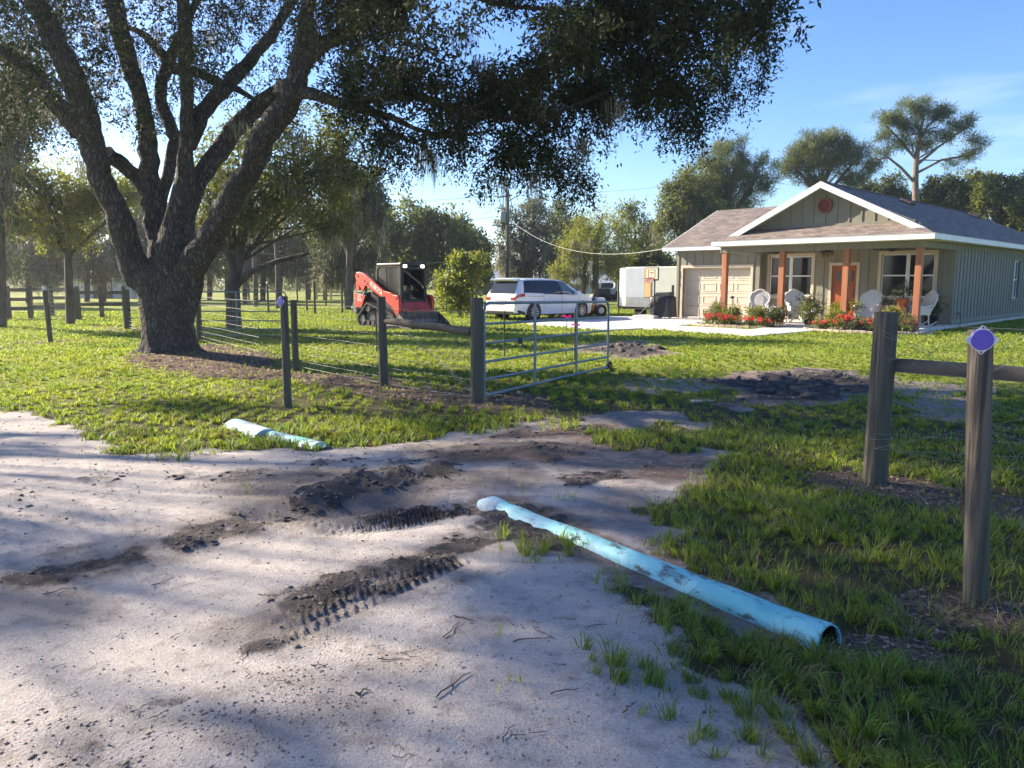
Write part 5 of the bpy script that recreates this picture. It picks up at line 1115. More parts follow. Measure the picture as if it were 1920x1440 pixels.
o = netting([(P_e.location.x-1.75,P_e.location.y+.2,0), (P_e.location.x-.12,P_e.location.y-.05,0)], 1.28, 'pale horizontal wires of the small gate left of the thick pale post', ny=9, step=.8, r=.008)
def rdiag(o, base):
    m_ = MB(); A = pr1-base; f = Vector((-.06,-.08,0)); L_ = 2.4
    def seg(z0,z1,s0=0,s1=1,r=.0016): m_.tube([A+rd*(L_*s0)+f+Vector((0,0,z0)), A+rd*(L_*(s0+s1)/2)+f+Vector((0,0,(z0+z1)/2-.012)), A+rd*(L_*s1)+f+Vector((0,0,z1))], r, 4)
    seg(1.20,.28); seg(1.23,.31); seg(.30,1.22); seg(.42,.60,.0,.9); seg(.66,.25,.1,1); seg(.30,.45,0,.6)
    for k in range(4):   # wraps round the corner post
        zz = (.35,.36,1.02,1.2)[k]; m_.tube([A+Vector((.030*zz,0,0))+Vector((.097*math.cos(t),.097*math.sin(t),zz+.006*t*math.cos(k))) for t in [i*.45 for i in range(15)]], .0018, 4)
    m_.build('brace_wires', M['wire'], o)
    # diamond lattice near the top strand
    q = MB()
    for k in range(10): q.tube([A+rd*(.18*k+.05)+f+Vector((0,0,.98)), A+rd*(.18*k+.42)+f+Vector((0,0,1.26))], .0014, 4)
    q.build('lattice_wires', M['wire'], o)
netting([(pr1.x,pr1.y,0),(R2.x,R2.y,0)], 1.27, 'wire netting and crossed brace wires on the right fence panel', ny=5, step=.62, r=.0018, extra=rdiag)
netting([(R2.x,R2.y,0),tuple((R2+rd*5)[:2])+(0,)], 1.2, 'wire netting fence leaving the frame at the right')
# rusty chain on the front right post
ch = empty('hanging_chain', P_f.location+Vector((-.075,.03,0)), 0, 'rusty chain hanging beside the front right post', 'chain')
m_ = MB(); m_.tube([(.03,0,.965),(.0,-.01,.975),(-.012,0,.960),(.0,.01,.945),(.012,0,.955)],.003,6); m_.build('hook', M['chrome'], ch)
m_ = MB(); z = .94; k = 0
while z > .46:
    a = (k%2)*math.pi/2+.3; r0, hh = .007, .014
    V = [(math.cos(a)*r0*math.cos(t)+.004*math.sin(k)-.03*(.94-z), math.sin(a)*r0*math.cos(t), z-hh/2+hh*.9*math.sin(t)) for t in [2*math.pi*i/10 for i in range(11)]]
    m_.tube(V,.0022,5); z -= .0195; k += 1
m_.build('links', M['rust'], ch)
# ---------------- open tube gate ----------------
def tubegate(A, B, zsA, zsB, braces, label, material, wheel=True, r=.021, name='tube_gate', mesh_=False):
    A, B = Vector(A), Vector(B); o = empty(name, (A.x,A.y,0), 0, label, 'gate'); D = B-A; D.z = 0; L_ = D.length; u_ = D/L_
    P = lambda s, z: u_*s+Vector((0,0,z))
    m_ = MB(); zt0, zt1, zb0, zb1 = zsA[0], zsB[0], zsA[-1], zsB[-1]; c_ = .12
    m_.tube([P(0,zb0-.02), P(0,zt0-c_), P(.03,zt0-.03), P(c_,zt0), P(L_*.5,(zt0+zt1)/2-.0), P(L_-c_,zt1), P(L_-.03,zt1-.03), P(L_,zt1-c_), P(L_,zb1)], r, 12)
    m_.tube([P(0,zb0), P(L_,zb1)], r, 12); m_.build('gate_frame', material, o)
    for i in range(1,len(zsA)-1):
        q = MB(); q.tube([P(0,zsA[i]), P(L_,zsB[i])], r*.86, 10, cap=False); q.build('gate_bar', material, o)
    for s in braces:
        q = MB(); z0 = zb0+(zb1-zb0)*s; z1 = zt0+(zt1-zt0)*s; q.beam(P(L_*s,z0), P(L_*s,z1), r*.8, r*2.9) if False else None
        nrm = Vector((-u_.y,u_.x,0)); c = P(L_*s,0)-nrm*(r*.9)
        hw = r*1.35
        V = [c+u_*a+nrm*b+Vector((0,0,z)) for z in (z0,z1) for a,b in ((-hw,-.008),(hw,-.008),(hw,.006),(-hw,.006))]
        q.add(V, [(0,3,2,1),(4,5,6,7),(0,1,5,4),(1,2,6,5),(2,3,7,6),(3,0,4,7)]); q.build('gate_brace', material, o)
    if wheel:
        c = P(L_+.06,.10); nrm = Vector((-u_.y,u_.x,0)); q = MB(); q.cyl(c-nrm*.03, c+nrm*.03, .085, 22); w_ = q.build('gate_wheel', M['rubber'], o, .01)
        q = MB(); q.cyl(c-nrm*.034, c+nrm*.034, .035, 14); q.build('hub', M['red'], w_)
        q = MB(); q.beam(P(L_,.12), c, .03, .04); q.build('wheel_bracket', M['darkgrey'], o)
        q = MB(); c = P(L_*.235,zsA[2]); q.cbox(c+Vector((0,-.03,-.02)),(.05,.05,.09),(0,0,.8)); q.tube([c, c+Vector((.04,-.03,-.10)), c+Vector((.10,-.02,-.13))],.012,6); q.build('latch', M['black'], o)
        for zz in (.25,1.0): q = MB(); q.cbox(P(-.05,zz),(.11,.03,.04),(0,0,math.atan2(u_.y,u_.x))); q.build('hinge', M['darkgrey'], o)
    return o
hg = G(908,752); ge = G(1139,697)
tubegate(hg, ge, (1.315,1.04,.78,.53,.29,.07), (1.25,.97,.74,.50,.27,.09), (.335,.68), 'open blue grey tubular field gate with six bars and a small wheel', M['galv'])
ga = Vector(((362-960)/FPX*21.5,21.5,0)); gb = Vector(((541-960)/FPX*21.5,21.4,0))
tubegate(ga, gb, (1.32,1.08,.78,.52,.28,.10), (1.32,1.08,.78,.52,.28,.10), (.475,), 'closed grey tube gate in the fence just right of the oak', mat('dull_galvanised', (0.16,0.20,0.22), (0.22,0.26,0.28), 6, .5, metal=.5), wheel=False, r=.019, name='field_gate')
# pink marker tapes on the netting behind the gate
for (u,v,Y_,lb) in ((1063,593,14.2,'bright pink marker tape tied in a bow before the van door'),(1080,609,14.0,'small pink marker tape scrap lower right of the bow')):
    p = W(u,v,Y_); o = empty('marker_tape', p, 0, lb, 'tape'); m_ = MB()
    m_.add([(0,0,0),(-.07,0,.025),(-.09,.01,-.01),(-.01,0,-.015)],[(0,1,2,3)]); m_.add([(0,0,0),(.075,0,.02),(.08,.01,-.015),(.01,0,-.02)],[(0,1,2,3)]); m_.add([(-.008,0,0),(.008,0,0),(.02,.01,-.07),(-.002,0,-.07)],[(0,1,2,3)])
    m_.build('tape_bow', M['pink'], o); m_ = MB(); m_.tube([(0,.01,.0),(.005,.01,-(p.z-.02))],.006,5); m_.build('marker_stake', M['darkgrey'], o)
# back netting behind the gate
A1 = W(905,0,17.0); B1 = W(1150,0,17.0)
netting([(A1.x-4,18.5,0),(A1.x,16.6,0),(W(1090,0,15.6).x,15.6,0)], .95, 'thin netting run across the lawn behind the open gate', ny=6, step=.16, r=.0014)
for (u,Y_,h_,lb) in ((945,16.2,1.0,'thin stake holding the netting behind the gate, left'),(1085,15.6,1.05,'thin stake holding the netting behind the gate, right'),(691,17.4,.5,'short stub stake in the lawn left of the second fence post')):
    p = W(u,0,Y_); post(0,0,h_,.016,lb,loc=(p.x,Y_),group='thin stakes in the lawn',name='stake')
# far board fences and stock rails on the left
def boardfence(A, B, n, zs, label, hb=.14, diagb=False, h=1.4, material=None):
    A, B = Vector(A), Vector(B); o = empty('board_fence', A, 0, label, 'fence'); D = B-A
    for i in range(n+1): q = MB(); p = D*(i/n); q.box((p.x-.07,p.y-.07,0),(p.x+.07,p.y+.07,h)); q.build('post', material or M['wood_post'], o)
    q = MB()
    for z in zs: q.beam(Vector((0,-.09,z)), D+Vector((0,-.09,z)), .03, hb)
    if diagb: q.beam(Vector((0,-.12,zs[0])), D/n+Vector((0,-.12,zs[-1])), .03, hb*.8)
    q.build('board', material or M['wood_post'], o)
AT = lambda u, Y: ((u-960)/FPX*Y, Y, 0)
boardfence(AT(-60,33), AT(60,33), 3, (.45,.85,1.25), 'dark board fence at the far left edge under the trees', diagb=True)
boardfence(AT(62,36), AT(140,36), 2, (.45,.85,1.25), 'short dark board fence between the lone post and the small gate')
boardfence(AT(150,34), AT(237,34.5), 2, (.60,1.12), 'dark two board fence between the thick pale post and the oak')
boardfence(AT(596,70), AT(650,70), 2, (.35,.65,.95,1.25,1.55), 'distant pale boarded gate behind the loader', material=M['farwhite'], h=1.7)
i = 0
for u, Y_, h_ in ((505,40,1.5),(577,42,1.5),(592,38,1.6),(643,40,1.5),(655,46,1.5),(613,52,1.4),(830,40,1.5),(1158,46,1.7),(1110,50,1.7),(700,60,1.4),(470,55,1.4),(560,60,1.4)):
    i += 1
    nb = {505:'right of the second oak',577:'pair of dark stakes left of the loader, left one',592:'pair of dark stakes left of the loader, right one',643:'short dark stake just left of the loader arm',655:'thin stake close to the loader arm',613:'before the distant pale gate',
        830:'dark stake right of the loader cab before the magnolia',1158:'dark stake by the trailer nose',1110:'dark stake beside the pale trunk left of the trailer',700:'far stake hidden by the loader',470:'far stake under the second oak',560:'far stake below the moss curtain'}[u]
    p = AT(u,Y_); post(u,0,h_,.055,'distant fence stake, '+nb,loc=p,group='distant stakes across the paddock')
# far netting lines across the paddock
netting([AT(380,42),AT(505,40),AT(643,40),AT(830,40)], 1.25, 'faint wire line across the paddock behind the loader', ny=4, step=9, r=.006)
# ---------------- utility pole and cables ----------------
up = empty('utility_pole', AT(952,60), 0, 'dark wooden utility pole with crossarm and grey transformer between the tree groups', 'utility pole')
m_ = MB(); m_.tube([(0,0,0),(0,0,8.35)],[.17,.12],14); m_.build('pole_shaft', M['polewood'], up)
m_ = MB(); m_.beam((-.75,-.14,7.95),(.35,-.14,8.12),.10,.10); m_.beam((.1,-.1,7.7),(.75,-.1,8.05),.06,.06); m_.tube([(0,0,8.3),(.02,0,8.75)],.04,8); m_.build('crossarm', M['polewood'], up)
for x,z in ((-.7,8.05),(-.35,8.12),(.65,8.1),(.75,7.75),(.02,8.8)): m_ = MB(); m_.lathe([(.03,0),(.06,.04),(.03,.07),(.06,.11),(.03,.15),(0,.16)],(x,-.1,z),10); m_.build('insulator', M['whiteplate'], up)
m_ = MB(); m_.lathe([(0,0),(.22,.02),(.24,.08),(.24,.72),(.20,.80),(0,.82)],(-.38,0,6.1),18); m_.build('transformer', mat('transformer_grey', (0.30,0.33,0.30), rough=.5), up)
m_ = MB(); m_.tube([(-.7,-.1,8.0),(-.5,-.1,7.2),(-.38,0,6.95)],.02,6); m_.build('jumper_wire', M['black'], up)
def cable(a, b, sag, r, label, material, n=24):
    a, b = Vector(a), Vector(b); o = empty('power_line', a, 0, label, 'cable', 'overhead cables at the utility pole'); m_ = MB()
    m_.tube([(b-a)*(i/n)-Vector((0,0,sag*4*(i/n)*(1-i/n))) for i in range(n+1)], r, 6); m_.build('cable_strand', material, o)
PX = AT(952,60)[0]
hc_ = HP(-11.6,3.2,3.05)
cable((PX+.1,59.9,6.35), hc_, 1.15, .009, 'thick pale service cable sagging from the utility pole to the garage eave', M['cablew'])
cable((PX,59.9,3.9), W(430,462,44), 1.0, .009, 'pale cable sagging low from the utility pole to the left over the loader', M['cablew'])
cable((PX-.7,59.9,8.1), W(300,372,62), .5, .014, 'topmost thin wire running left from the crossarm', M['wire'])
cable((PX,59.9,6.6), W(300,425,60), .6, .016, 'middle thin wire running left from the transformer', M['wire'])
cable((PX+.6,59.9,8.1), W(1500,300,110), 1.0, .012, 'thin wire running right from the crossarm behind the roof', M['wire'])
# ---------------- leaf sprays ----------------
def sprays(C, Rd, twigs, leaves, L_, s, ratio, seed, hang=.2, outward=None, curl=.6):
    """C centres (N,3), Rd radii (N,) or (N,3): twigs grown round each centre, leaves along each twig"""
    rs = np.random.RandomState(seed); C = np.asarray(C, float); N_ = len(C); Rd = np.asarray(Rd, float)
    if Rd.ndim == 1: Rd = np.repeat(Rd[:,None],3,1)
    Cm = np.repeat(C, twigs, 0); off = rs.normal(0,1,(N_*twigs,3)); off /= np.maximum(np.linalg.norm(off,axis=1,keepdims=True),.4); off *= rs.rand(N_*twigs,1)**.45
    O = Cm+off*np.repeat(Rd,twigs,0)
    d = off*.6+rs.normal(0,.6,O.shape)+np.array([0,0,-hang]); d /= np.linalg.norm(d,axis=1,keepdims=True)
    O = np.repeat(O,leaves,0); d = np.repeat(d,leaves,0); m = len(O); t = rs.rand(m,1)
    P = O+d*t*L_+rs.normal(0,s*.35,(m,3)); P[:,2] -= (t[:,0]**2)*L_*hang*.8
    ld = d*.6+rs.normal(0,curl,(m,3)); ld /= np.linalg.norm(ld,axis=1,keepdims=True)
    sd = np.cross(ld, rs.normal(0,1,(m,3))+np.array([0,0,.8])); sd /= np.maximum(np.linalg.norm(sd,axis=1,keepdims=True),1e-4)
    ls = s*rs.uniform(.65,1.25,(m,1)); nb = np.cross(ld,sd)
    V = np.empty((m,4,3)); V[:,0] = P; V[:,1] = P+ld*ls*.45+sd*ls*ratio*.5+nb*ls*.08; V[:,2] = P+ld*ls; V[:,3] = P+ld*ls*.45-sd*ls*ratio*.5+nb*ls*.08
    return V.reshape(-1,3)
def leafmesh(name, Vs, material, parent):
    V = np.concatenate(Vs) if isinstance(Vs, list) else Vs
    return mesh_np(name, V, [np.arange(len(V)).reshape(-1,4)], material, parent)
def mossmesh(C, n, len0, len1, wd, spread, seed, parent, name='moss'):
    rs = np.random.RandomState(seed); C = np.repeat(np.asarray(C,float), n, 0); m = len(C)
    P = C+rs.normal(0,1,(m,3))*np.array([spread,spread,spread*.4]); L_ = rs.uniform(len0,len1,(m,1))*rs.uniform(.4,1.0,(m,1)); a = rs.uniform(0,2*np.pi,m)
    sx = np.stack([np.cos(a),np.sin(a),0*a],1)*wd*rs.uniform(.5,1.3,(m,1)); V = np.empty((m,8,3)); cur = P.copy()
    for k in range(4):
        wk = (1,.95,.6,.06)[k]; V[:,2*k] = cur-sx*wk*.5; V[:,2*k+1] = cur+sx*wk*.5
        cur = cur+np.concatenate([rs.normal(0,.05,(m,2))*L_, -L_/3],1)
    b = np.arange(m)[:,None]*8; F = [b+np.array([2*k,2*k+1,2*k+3,2*k+2]) for k in range(3)]
    return mesh_np(name, V.reshape(-1,3), [np.concatenate(F)], M['moss'], parent)
def inpoly(poly, n, rs):
    P = np.array(poly, float); lo, hi = P.min(0), P.max(0); out = []
    while len(out) < n:
        q = lo+rs.rand(2)*(hi-lo); ins = False
        for i in range(len(P)):
            (x0,y0),(x1,y1) = P[i], P[(i+1)%len(P)]
            if (y0 > q[1]) != (y1 > q[1]) and q[0] < (x1-x0)*(q[1]-y0)/(y1-y0)+x0: ins = not ins
        if ins: out.append(q)
    return out
# ---------------- the big live oak ----------------
oak = empty('oak_tree', (OAK.x, OAK.y, 0), 0, 'huge live oak with many thick limbs and dark crown hanging over the whole upper frame', 'tree')
O0 = Vector((OAK.x, OAK.y, 0)); YT = OAK.y
def limb(pts, parent, dz=None, n=14, jitter=.09, sub=4):
    """pts: (u, v, radius_px, Y)"""
    P = [W(u,v,Y)-O0 for u,v,r,Y in pts]; Rr = [r*Y/FPX*.94 for u,v,r,Y in pts]; Q, S = [], []; rs = random.Random(int(pts[0][0]+pts[0][1]))
    m = len(P)
    for i in range(m-1):
        p0, p1, p2, p3 = P[max(i-1,0)], P[i], P[i+1], P[min(i+2,m-1)]
        for k in range(sub):
            t = k/sub; Q.append(.5*((2*p1)+(p2-p0)*t+(2*p0-5*p1+4*p2-p3)*t*t+(3*p1-p0-3*p2+p3)*t**3)+Vector((rs.gauss(0,1),rs.gauss(0,1),0))*Rr[i]*.10); S.append(Rr[i]*(1-t)+Rr[i+1]*t)
    Q.append(P[-1]); S.append(Rr[-1]); wob = [[1+rs.uniform(-jitter,jitter) for _ in range(n)] for _ in range(len(Q))]
    b = [1+rs.uniform(-.05,.06) for _ in Q]
    q = MB(); q.tube(Q, [s*c for s, c in zip(S,b)], n, jit=lambda i,k: wob[i][k]); return q
tk = MB(); nT = 40; lev = []
for (v, rx, du) in ((672,84,4),(664,62,3),(652,51,2),(636,46,1),(608,43,-1),(580,47,0),(559,53,1),(535,58,-1),(512,60,-3),(498,48,-4)):
    c = W(315+du, v, YT)-O0; c.z = max(c.z,-.08) if v < 670 else -.15
    lev.append((c, rx*YT/FPX))
V = []; rs = random.Random(2); ph = [rs.uniform(-.035,.035) for _ in range(nT)]
for i,(c,r_) in enumerate(lev):
    for k in range(nT):
        a = 2*math.pi*k/nT; fl = 1+(.16 if i < 2 else .07 if i < 3 else .03)*math.sin(a*7+1.3)+(.03+.012*i)*math.cos(a*3+.4)+ph[k]
        V.append((c.x+math.cos(a)*r_*fl, c.y+math.sin(a)*r_*fl*(.95 if i < 6 else .7), c.z))
tk.add(V, [(i*nT+k,i*nT+(k+1)%nT,(i+1)*nT+(k+1)%nT,(i+1)*nT+k) for i in range(len(lev)-1) for k in range(nT)], True)
tk.add([V[-nT+k] for k in range(nT)], [tuple(range(nT))]); trunk = tk.build('trunk', M['bark'], oak)
Y0 = YT
LB = [
 [(305,610,24,Y0),(290,560,30,Y0),(257,500,28,Y0-.1),(218,400,23,Y0-.3),(186,330,22,Y0-.5),(168,245,23,Y0-.7),(154,195,22,Y0-.9),(116,105,20.5,Y0-1.2),(82,30,20,Y0-1.5),(30,-60,18,Y0-1.9),(-40,-180,14,Y0-2.3),(-120,-320,8,Y0-2.6)],
 [(166,262,17,Y0-.7),(135,225,14,Y0-.9),(90,170,11.5,Y0-1.3),(45,125,11,Y0-1.7),(-10,88,10,Y0-2.0),(-120,20,8,Y0-2.6),(-260,-80,4,Y0-3)],
 [(145,250,13,Y0-.7),(105,205,10,Y0-.6),(60,165,9,Y0-.5),(0,148,9,Y0-.4),(-90,140,7,Y0-.2),(-200,110,4,Y0)],
 [(305,560,30,Y0+.2),(300,470,27,Y0+.3),(290,400,20,Y0+.4),(280,320,18.5,Y0+.4),(276,250,16,Y0+.5),(266,195,15,Y0+.6),(238,100,16,Y0+.8),(212,5,17,Y0+1),(190,-90,13,Y0+1.2),(160,-230,8,Y0+1.4)],
 [(288,375,15,Y0+.4),(262,338,14,Y0+.4),(228,308,14,Y0+.2),(200,286,14,Y0-.1)],
 [(322,580,34,Y0-.1),(325,500,34,Y0-.1),(330,430,27,Y0-.1),(344,355,19,Y0-.2),(350,280,14,Y0-.3),(351,200,11.5,Y0-.4),(348,110,12.5,Y0-.5),(345,20,12.5,Y0-.6),(338,-80,10,Y0-.8),(325,-240,6,Y0-1)],
 [(305,430,14,Y0+.5),(300,380,12,Y0+.6),(316,320,11,Y0+.7),(327,262,11.5,Y0+.7),(312,215,11,Y0+.8),(300,165,11,Y0+.9),(318,115,11,Y0+1),(335,70,8,Y0+1.1),(380,-20,6,Y0+1.2)],
 [(318,120,11,Y0+1),(280,75,8,Y0+1.2),(250,55,5,Y0+1.4),(210,50,3,Y0+1.6)],
 [(312,128,11,Y0+1),(355,130,10,Y0+1.1),(400,150,8,Y0+1.3),(445,168,6,Y0+1.5),(500,200,3,Y0+1.7),(560,235,1.5,Y0+1.9)],
 [(352,275,15,Y0-.2),(378,215,15,Y0),(425,160,14,Y0+.3),(472,112,12,Y0+.5),(520,50,10,Y0+.7),(570,-40,7,Y0+1)],
 [(335,440,24,Y0+.1),(362,355,19,Y0+.3),(408,288,18,Y0+.5),(448,235,18,Y0+.5),(490,195,16,Y0+.4),(532,165,15,Y0-.4),(556,150,9,Y0-1.6)],
 [(310,625,18,Y0-.1),(326,556,28,Y0-.2),(362,492,28,Y0-.4),(408,420,25,Y0-.8),(455,340,23.5,Y0-1.2),(496,258,23,Y0-1.6),(532,200,23,Y0-1.8),(556,150,20,Y0-2),(566,100,17,Y0-2.1),(575,40,14,Y0-2.3),(585,-60,11,Y0-2.6),(620,-200,7,Y0-3)],
 [(562,130,15,Y0-2),(600,88,14,Y0-2.3),(650,62,11,Y0-2.7),(720,30,8,Y0-3.2),(820,-30,6,Y0-3.8),(960,-120,5,Y0-4.4)],
 [(545,176,16,Y0-1.9),(578,174,11.5,Y0-2.1),(620,188,10,Y0-2.5),(665,198,9,Y0-2.9),(715,216,7.5,Y0-3.3),(745,224,5.5,Y0-3.5),(775,240,4.5,Y0-3.6),(830,253,3.5,Y0-3.8),(890,250,2.5,Y0-4),(930,243,1.5,Y0-4.1)],
 [(660,195,8,Y0-2.8),(715,183,7.5,Y0-3.2),(775,180,7,Y0-3.6),(825,196,7,Y0-3.9),(880,210,6,Y0-4.2),(960,222,5,Y0-4.6),(1060,205,4,Y0-5),(1180,150,3,Y0-5.4),(1300,80,1.5,Y0-5.6)],
 [(880,208,5,Y0-4.2),(960,160,4,Y0-4.6),(1060,90,4,Y0-5),(1200,20,3,Y0-5.4)],
 [(820,-30,6,Y0-3.8),(950,10,4,Y0-4.4),(1100,20,3.5,Y0-5),(1280,40,2,Y0-5.5)],
 [(700,212,5,Y0-3.1),(730,245,4,Y0-3),(760,262,3,Y0-3),(800,275,1.5,Y0-3)],
 [(960,222,3,Y0-4.6),(1000,265,2.5,Y0-4.8),(1060,310,1.2,Y0-5)],
]
for i, l_ in enumerate(LB):
    limb(l_, oak, n=22 if l_[0][2] > 25 else 14).build('limb', M['bark'], oak)
# crown
rsn = np.random.RandomState(5)
right = [(700,-420),(690,60),(720,140),(760,200),(790,255),(850,275),(900,298),(930,305),(965,280),(990,275),(1010,300),(1040,325),(1095,340),(1112,300),(1118,235),(1150,190),(1185,175),(1235,200),(1275,228),(1300,228),(1315,180),(1350,150),(1395,140),(1408,80),(1422,0),(1415,-250),(1150,-420)]
rlight = [(540,-420),(720,-420),(720,140),(770,215),(790,262),(745,285),(700,262),(650,215),(600,130),(560,60)]
C, Rd = [], []
for poly_, n_, k_ in ((right, 125, 6), (rlight, 34, 3)):
    for u, v in inpoly(poly_, n_, rsn):
        Yc = Y0-3.6-1.6*(u-560)/860; Y = Yc+rsn.normal(0,1.3); p0 = W(u,v,Y)-O0; rl = rsn.uniform(.25,.60)
        for _ in range(k_):
            d = rsn.normal(0,1,3); d /= np.linalg.norm(d); q = p0+Vector(d*rl*rsn.uniform(.3,1)*np.array([1.1,1,.75])); C.append(q); Rd.append(rsn.uniform(.13,.26))
C = np.array([tuple(c) for c in C]); sp1 = sprays(C, Rd, 22, 13, .30, .080, .38, 1, hang=.45)
# hanging fringe along the lower edge
fr = [(1035,330),(1060,345),(1085,362),(1095,372),(1110,330),(1130,255),(1195,205),(1232,235),(1262,255),(1292,268),(1312,250),(1352,205),(1365,185),(1420,165),(1432,120),(1440,80),(1440,20),(1445,5),(690,305),(735,318),(765,322),(800,290),(850,300),(905,330),(915,345),(940,318),(1000,305),(640,280),(1390,175),(870,285),(980,330)]
Cf = [W(u,v-14,Y0-3.6-1.6*(u-560)/860+rsn.normal(0,.5))-O0 for u,v in fr for _ in range(3)]
sp2 = sprays(np.array([tuple(c) for c in Cf]), np.tile([[.13,.13,.24]],(len(Cf),1)), 7, 12, .26, .070, .34, 2, hang=.7)
left = [(-220,-420),(560,-420),(600,40),(600,190),(560,240),(470,180),(400,100),(400,210),(300,200),(250,240),(160,260),(40,260),(-220,250)]
C = []; 
for u, v in inpoly(left, 560, rsn): C.append(W(u,v,Y0+rsn.normal(.4,1.8))-O0)
sp3 = sprays(np.array([tuple(c) for c in C]), rsn.uniform(.25,.5,len(C)), 17, 12, .32, .085, .38, 3, hang=.3)
# crown over the road and towards the viewer: outside the frame above, it shades the foreground
C = []
CROWN_TOP = 420
for _ in range(CROWN_TOP):
    a = rsn.uniform(0,2*math.pi); q = math.sqrt(rsn.rand()); x = OAK.x+1.0+11*q*math.cos(a); y = OAK.y-1.0+8.5*q*math.sin(a); z = 9.2+3.2*math.sqrt(max(0,1-q*q))+rsn.normal(0,.7)
    e = (z-HC)/math.hypot(x,y) if y > 0 else 9
    if y > 2 and e < .62 : z = HC+.66*math.hypot(x,y)+rsn.rand()*1.5
    C.append((x-OAK.x, y-OAK.y, z))
sp4 = sprays(np.array(C), rsn.uniform(.4,.8,len(C)), 12, 8, .5, .13, .42, 4, hang=.3)
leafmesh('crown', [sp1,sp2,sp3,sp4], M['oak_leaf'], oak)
mc = [W(u,v,Y)-O0 for u,v,Y in ((805,285,12.6),(800,280,12.7),(812,290,12.5),(1010,150,11.5),(1020,190,11.4),(900,110,12.5),(760,120,13),(1085,260,11.2),(700,150,13),(1190,110,11),(640,120,13.5),(1000,330,11.8),(945,330,12),(160,60,18),(220,130,18.5),(175,150,18),(118,215,16),(260,110,17.5),(150,300,17.5),(60,60,18),(190,40,17),(90,200,17.5),(300,60,17.5),(400,60,17),(450,230,16.5),(130,130,17),(20,180,17),(240,200,18),(110,20,18),(1230,60,11),(870,60,12.5),(560,250,15.5),(1150,190,11))]
mossmesh([tuple(c) for c in mc], 46, .25, .75, .013, .10, 7, oak)

# ---------------- other trees ----------------
SHADE_BLOBS = []  # leaf clumps of the added oak, set sunward of the wanted shade
SHADE_AT = [((1130,1160),.4,5),((1250,1130),.4,5),((1290,1390),.35,4),((700,925),.4,4),((60,1130),.3,3),((1150,960),.5,7),((900,875),.5,5),
    ((1700,1020),.8,11),((1500,1340),.45,7),((1780,1330),.5,8),((1640,1160),.5,8),((1420,880),.6,7)]
for (u_,v_),br_,nn_ in SHADE_AT:
    p_ = G(u_,v_); z_ = 8.6+(u_*7+v_*3)%17/10; SHADE_BLOBS.append((p_.x+SUND.x/SUND.z*z_, p_.y+SUND.y/SUND.z*z_, z_, br_, nn_))
for px_,py_,zz_,br_,nn_ in ((3.6,3.4,9.8,1.0,16),(5.2,4.4,9.2,1.3,20),(3.4,5.4,10.2,.9,14),(4.8,6.4,9.6,1.2,18),(6.6,8.2,9.5,1.5,20),(3.6,8.3,10.4,.8,10),(2.6,2.2,9,.8,10),(1.4,4.6,9,.5,6),(.6,6.8,9.4,.5,5),
        (2.2,7.2,9.2,.6,6),(-.2,2.2,9.3,.4,4),(-2.6,4.6,9,.4,4),(-1.6,6.6,9,.5,4),(-4.8,7.2,8.6,.5,4),(-3.8,9.4,8.5,.8,8),(1.0,3.2,9.2,.45,5),(-.9,8.6,9.6,.7,8)):
    SHADE_BLOBS.append((px_+SUND.x/SUND.z*zz_, py_+SUND.y/SUND.z*zz_, zz_, br_, nn_))
def tree(name, label, cat, u0, Y, ell, leafm, n_cl, twigs, leaves, L_, s, ratio=.5, seed=1, trunks=None, barkm=None, moss=None, hang=.2, group=None, shell=.35, rcl=(.35,.75), limbs=True, name_leaf='crown'):
    """ell: list of crown ellipsoids (u, v, ru, rv[, dY]) seen from the road; trunks: list of (points(u,v,r_px))"""
    base = Vector(((u0-960)/FPX*Y, Y, 0)); o = empty(name, base, 0, label, cat, group); rs = np.random.RandomState(seed); k = Y/FPX; C, Rr = [], []
    areas = np.array([e[2]*e[3] for e in ell], float); cnt = np.maximum(3,(areas/areas.sum()*n_cl)).astype(int)
    for e, c_ in zip(ell, cnt):
        cc = W(e[0],e[1],Y+(e[4] if len(e) > 4 else 0)); rx, rz = e[2]*k, e[3]*k; ry = (rx+rz)/2
        for _ in range(c_):
            d = rs.normal(0,1,3); d /= np.linalg.norm(d); q = rs.rand()**shell; C.append((cc.x-base.x+d[0]*rx*q, cc.y-base.y+d[1]*ry*q, cc.z+d[2]*rz*q)); Rr.append(rs.uniform(*rcl)*min(1.4,max(.5,rx/2.2)))
    C = np.array(C); leafmesh(name_leaf, sprays(C, np.array(Rr), twigs, leaves, L_, s, ratio, seed+50, hang), leafm, o)
    bm_ = barkm or M['bark_far']
    for tr in (trunks or []):
        P = [W(u,v,Y)-base for u,v,r in tr]; 
        if tr[0][1] > 545: P[0].z = -.1
        q = MB(); q.tube(P, [r*k for u,v,r in tr], 9); q.build('trunk', bm_, o)
    if limbs and trunks:
        q = MB(); tr = trunks[0]; T_ = [W(u,v,Y)-base for u,v,r in tr]
        for i in range(min(34, len(C))):
            c = Vector(C[rs.randint(len(C))]); t0 = T_[rs.randint(len(T_)//2, len(T_))]; 
            if c.z < t0.z-.5: continue
            md = t0.lerp(c,.5)+Vector(rs.normal(0,.18,3))+Vector((0,0,-.1)); r0 = tr[-1][2]*k*.6+.015; q.tube([t0, md, c],[r0, r0*.65, r0*.25],5)
        q.build('branches', bm_, o)
    if moss:
        n_, lo, hi, cntm, wd = moss; low = C[np.argsort(C[:,2])[:max(4,int(len(C)*.6))]]; pick = low[rs.randint(0,len(low),n_)]
        mossmesh(pick, cntm, lo, hi, wd, .16, seed+9, o)
    return o
T = tree
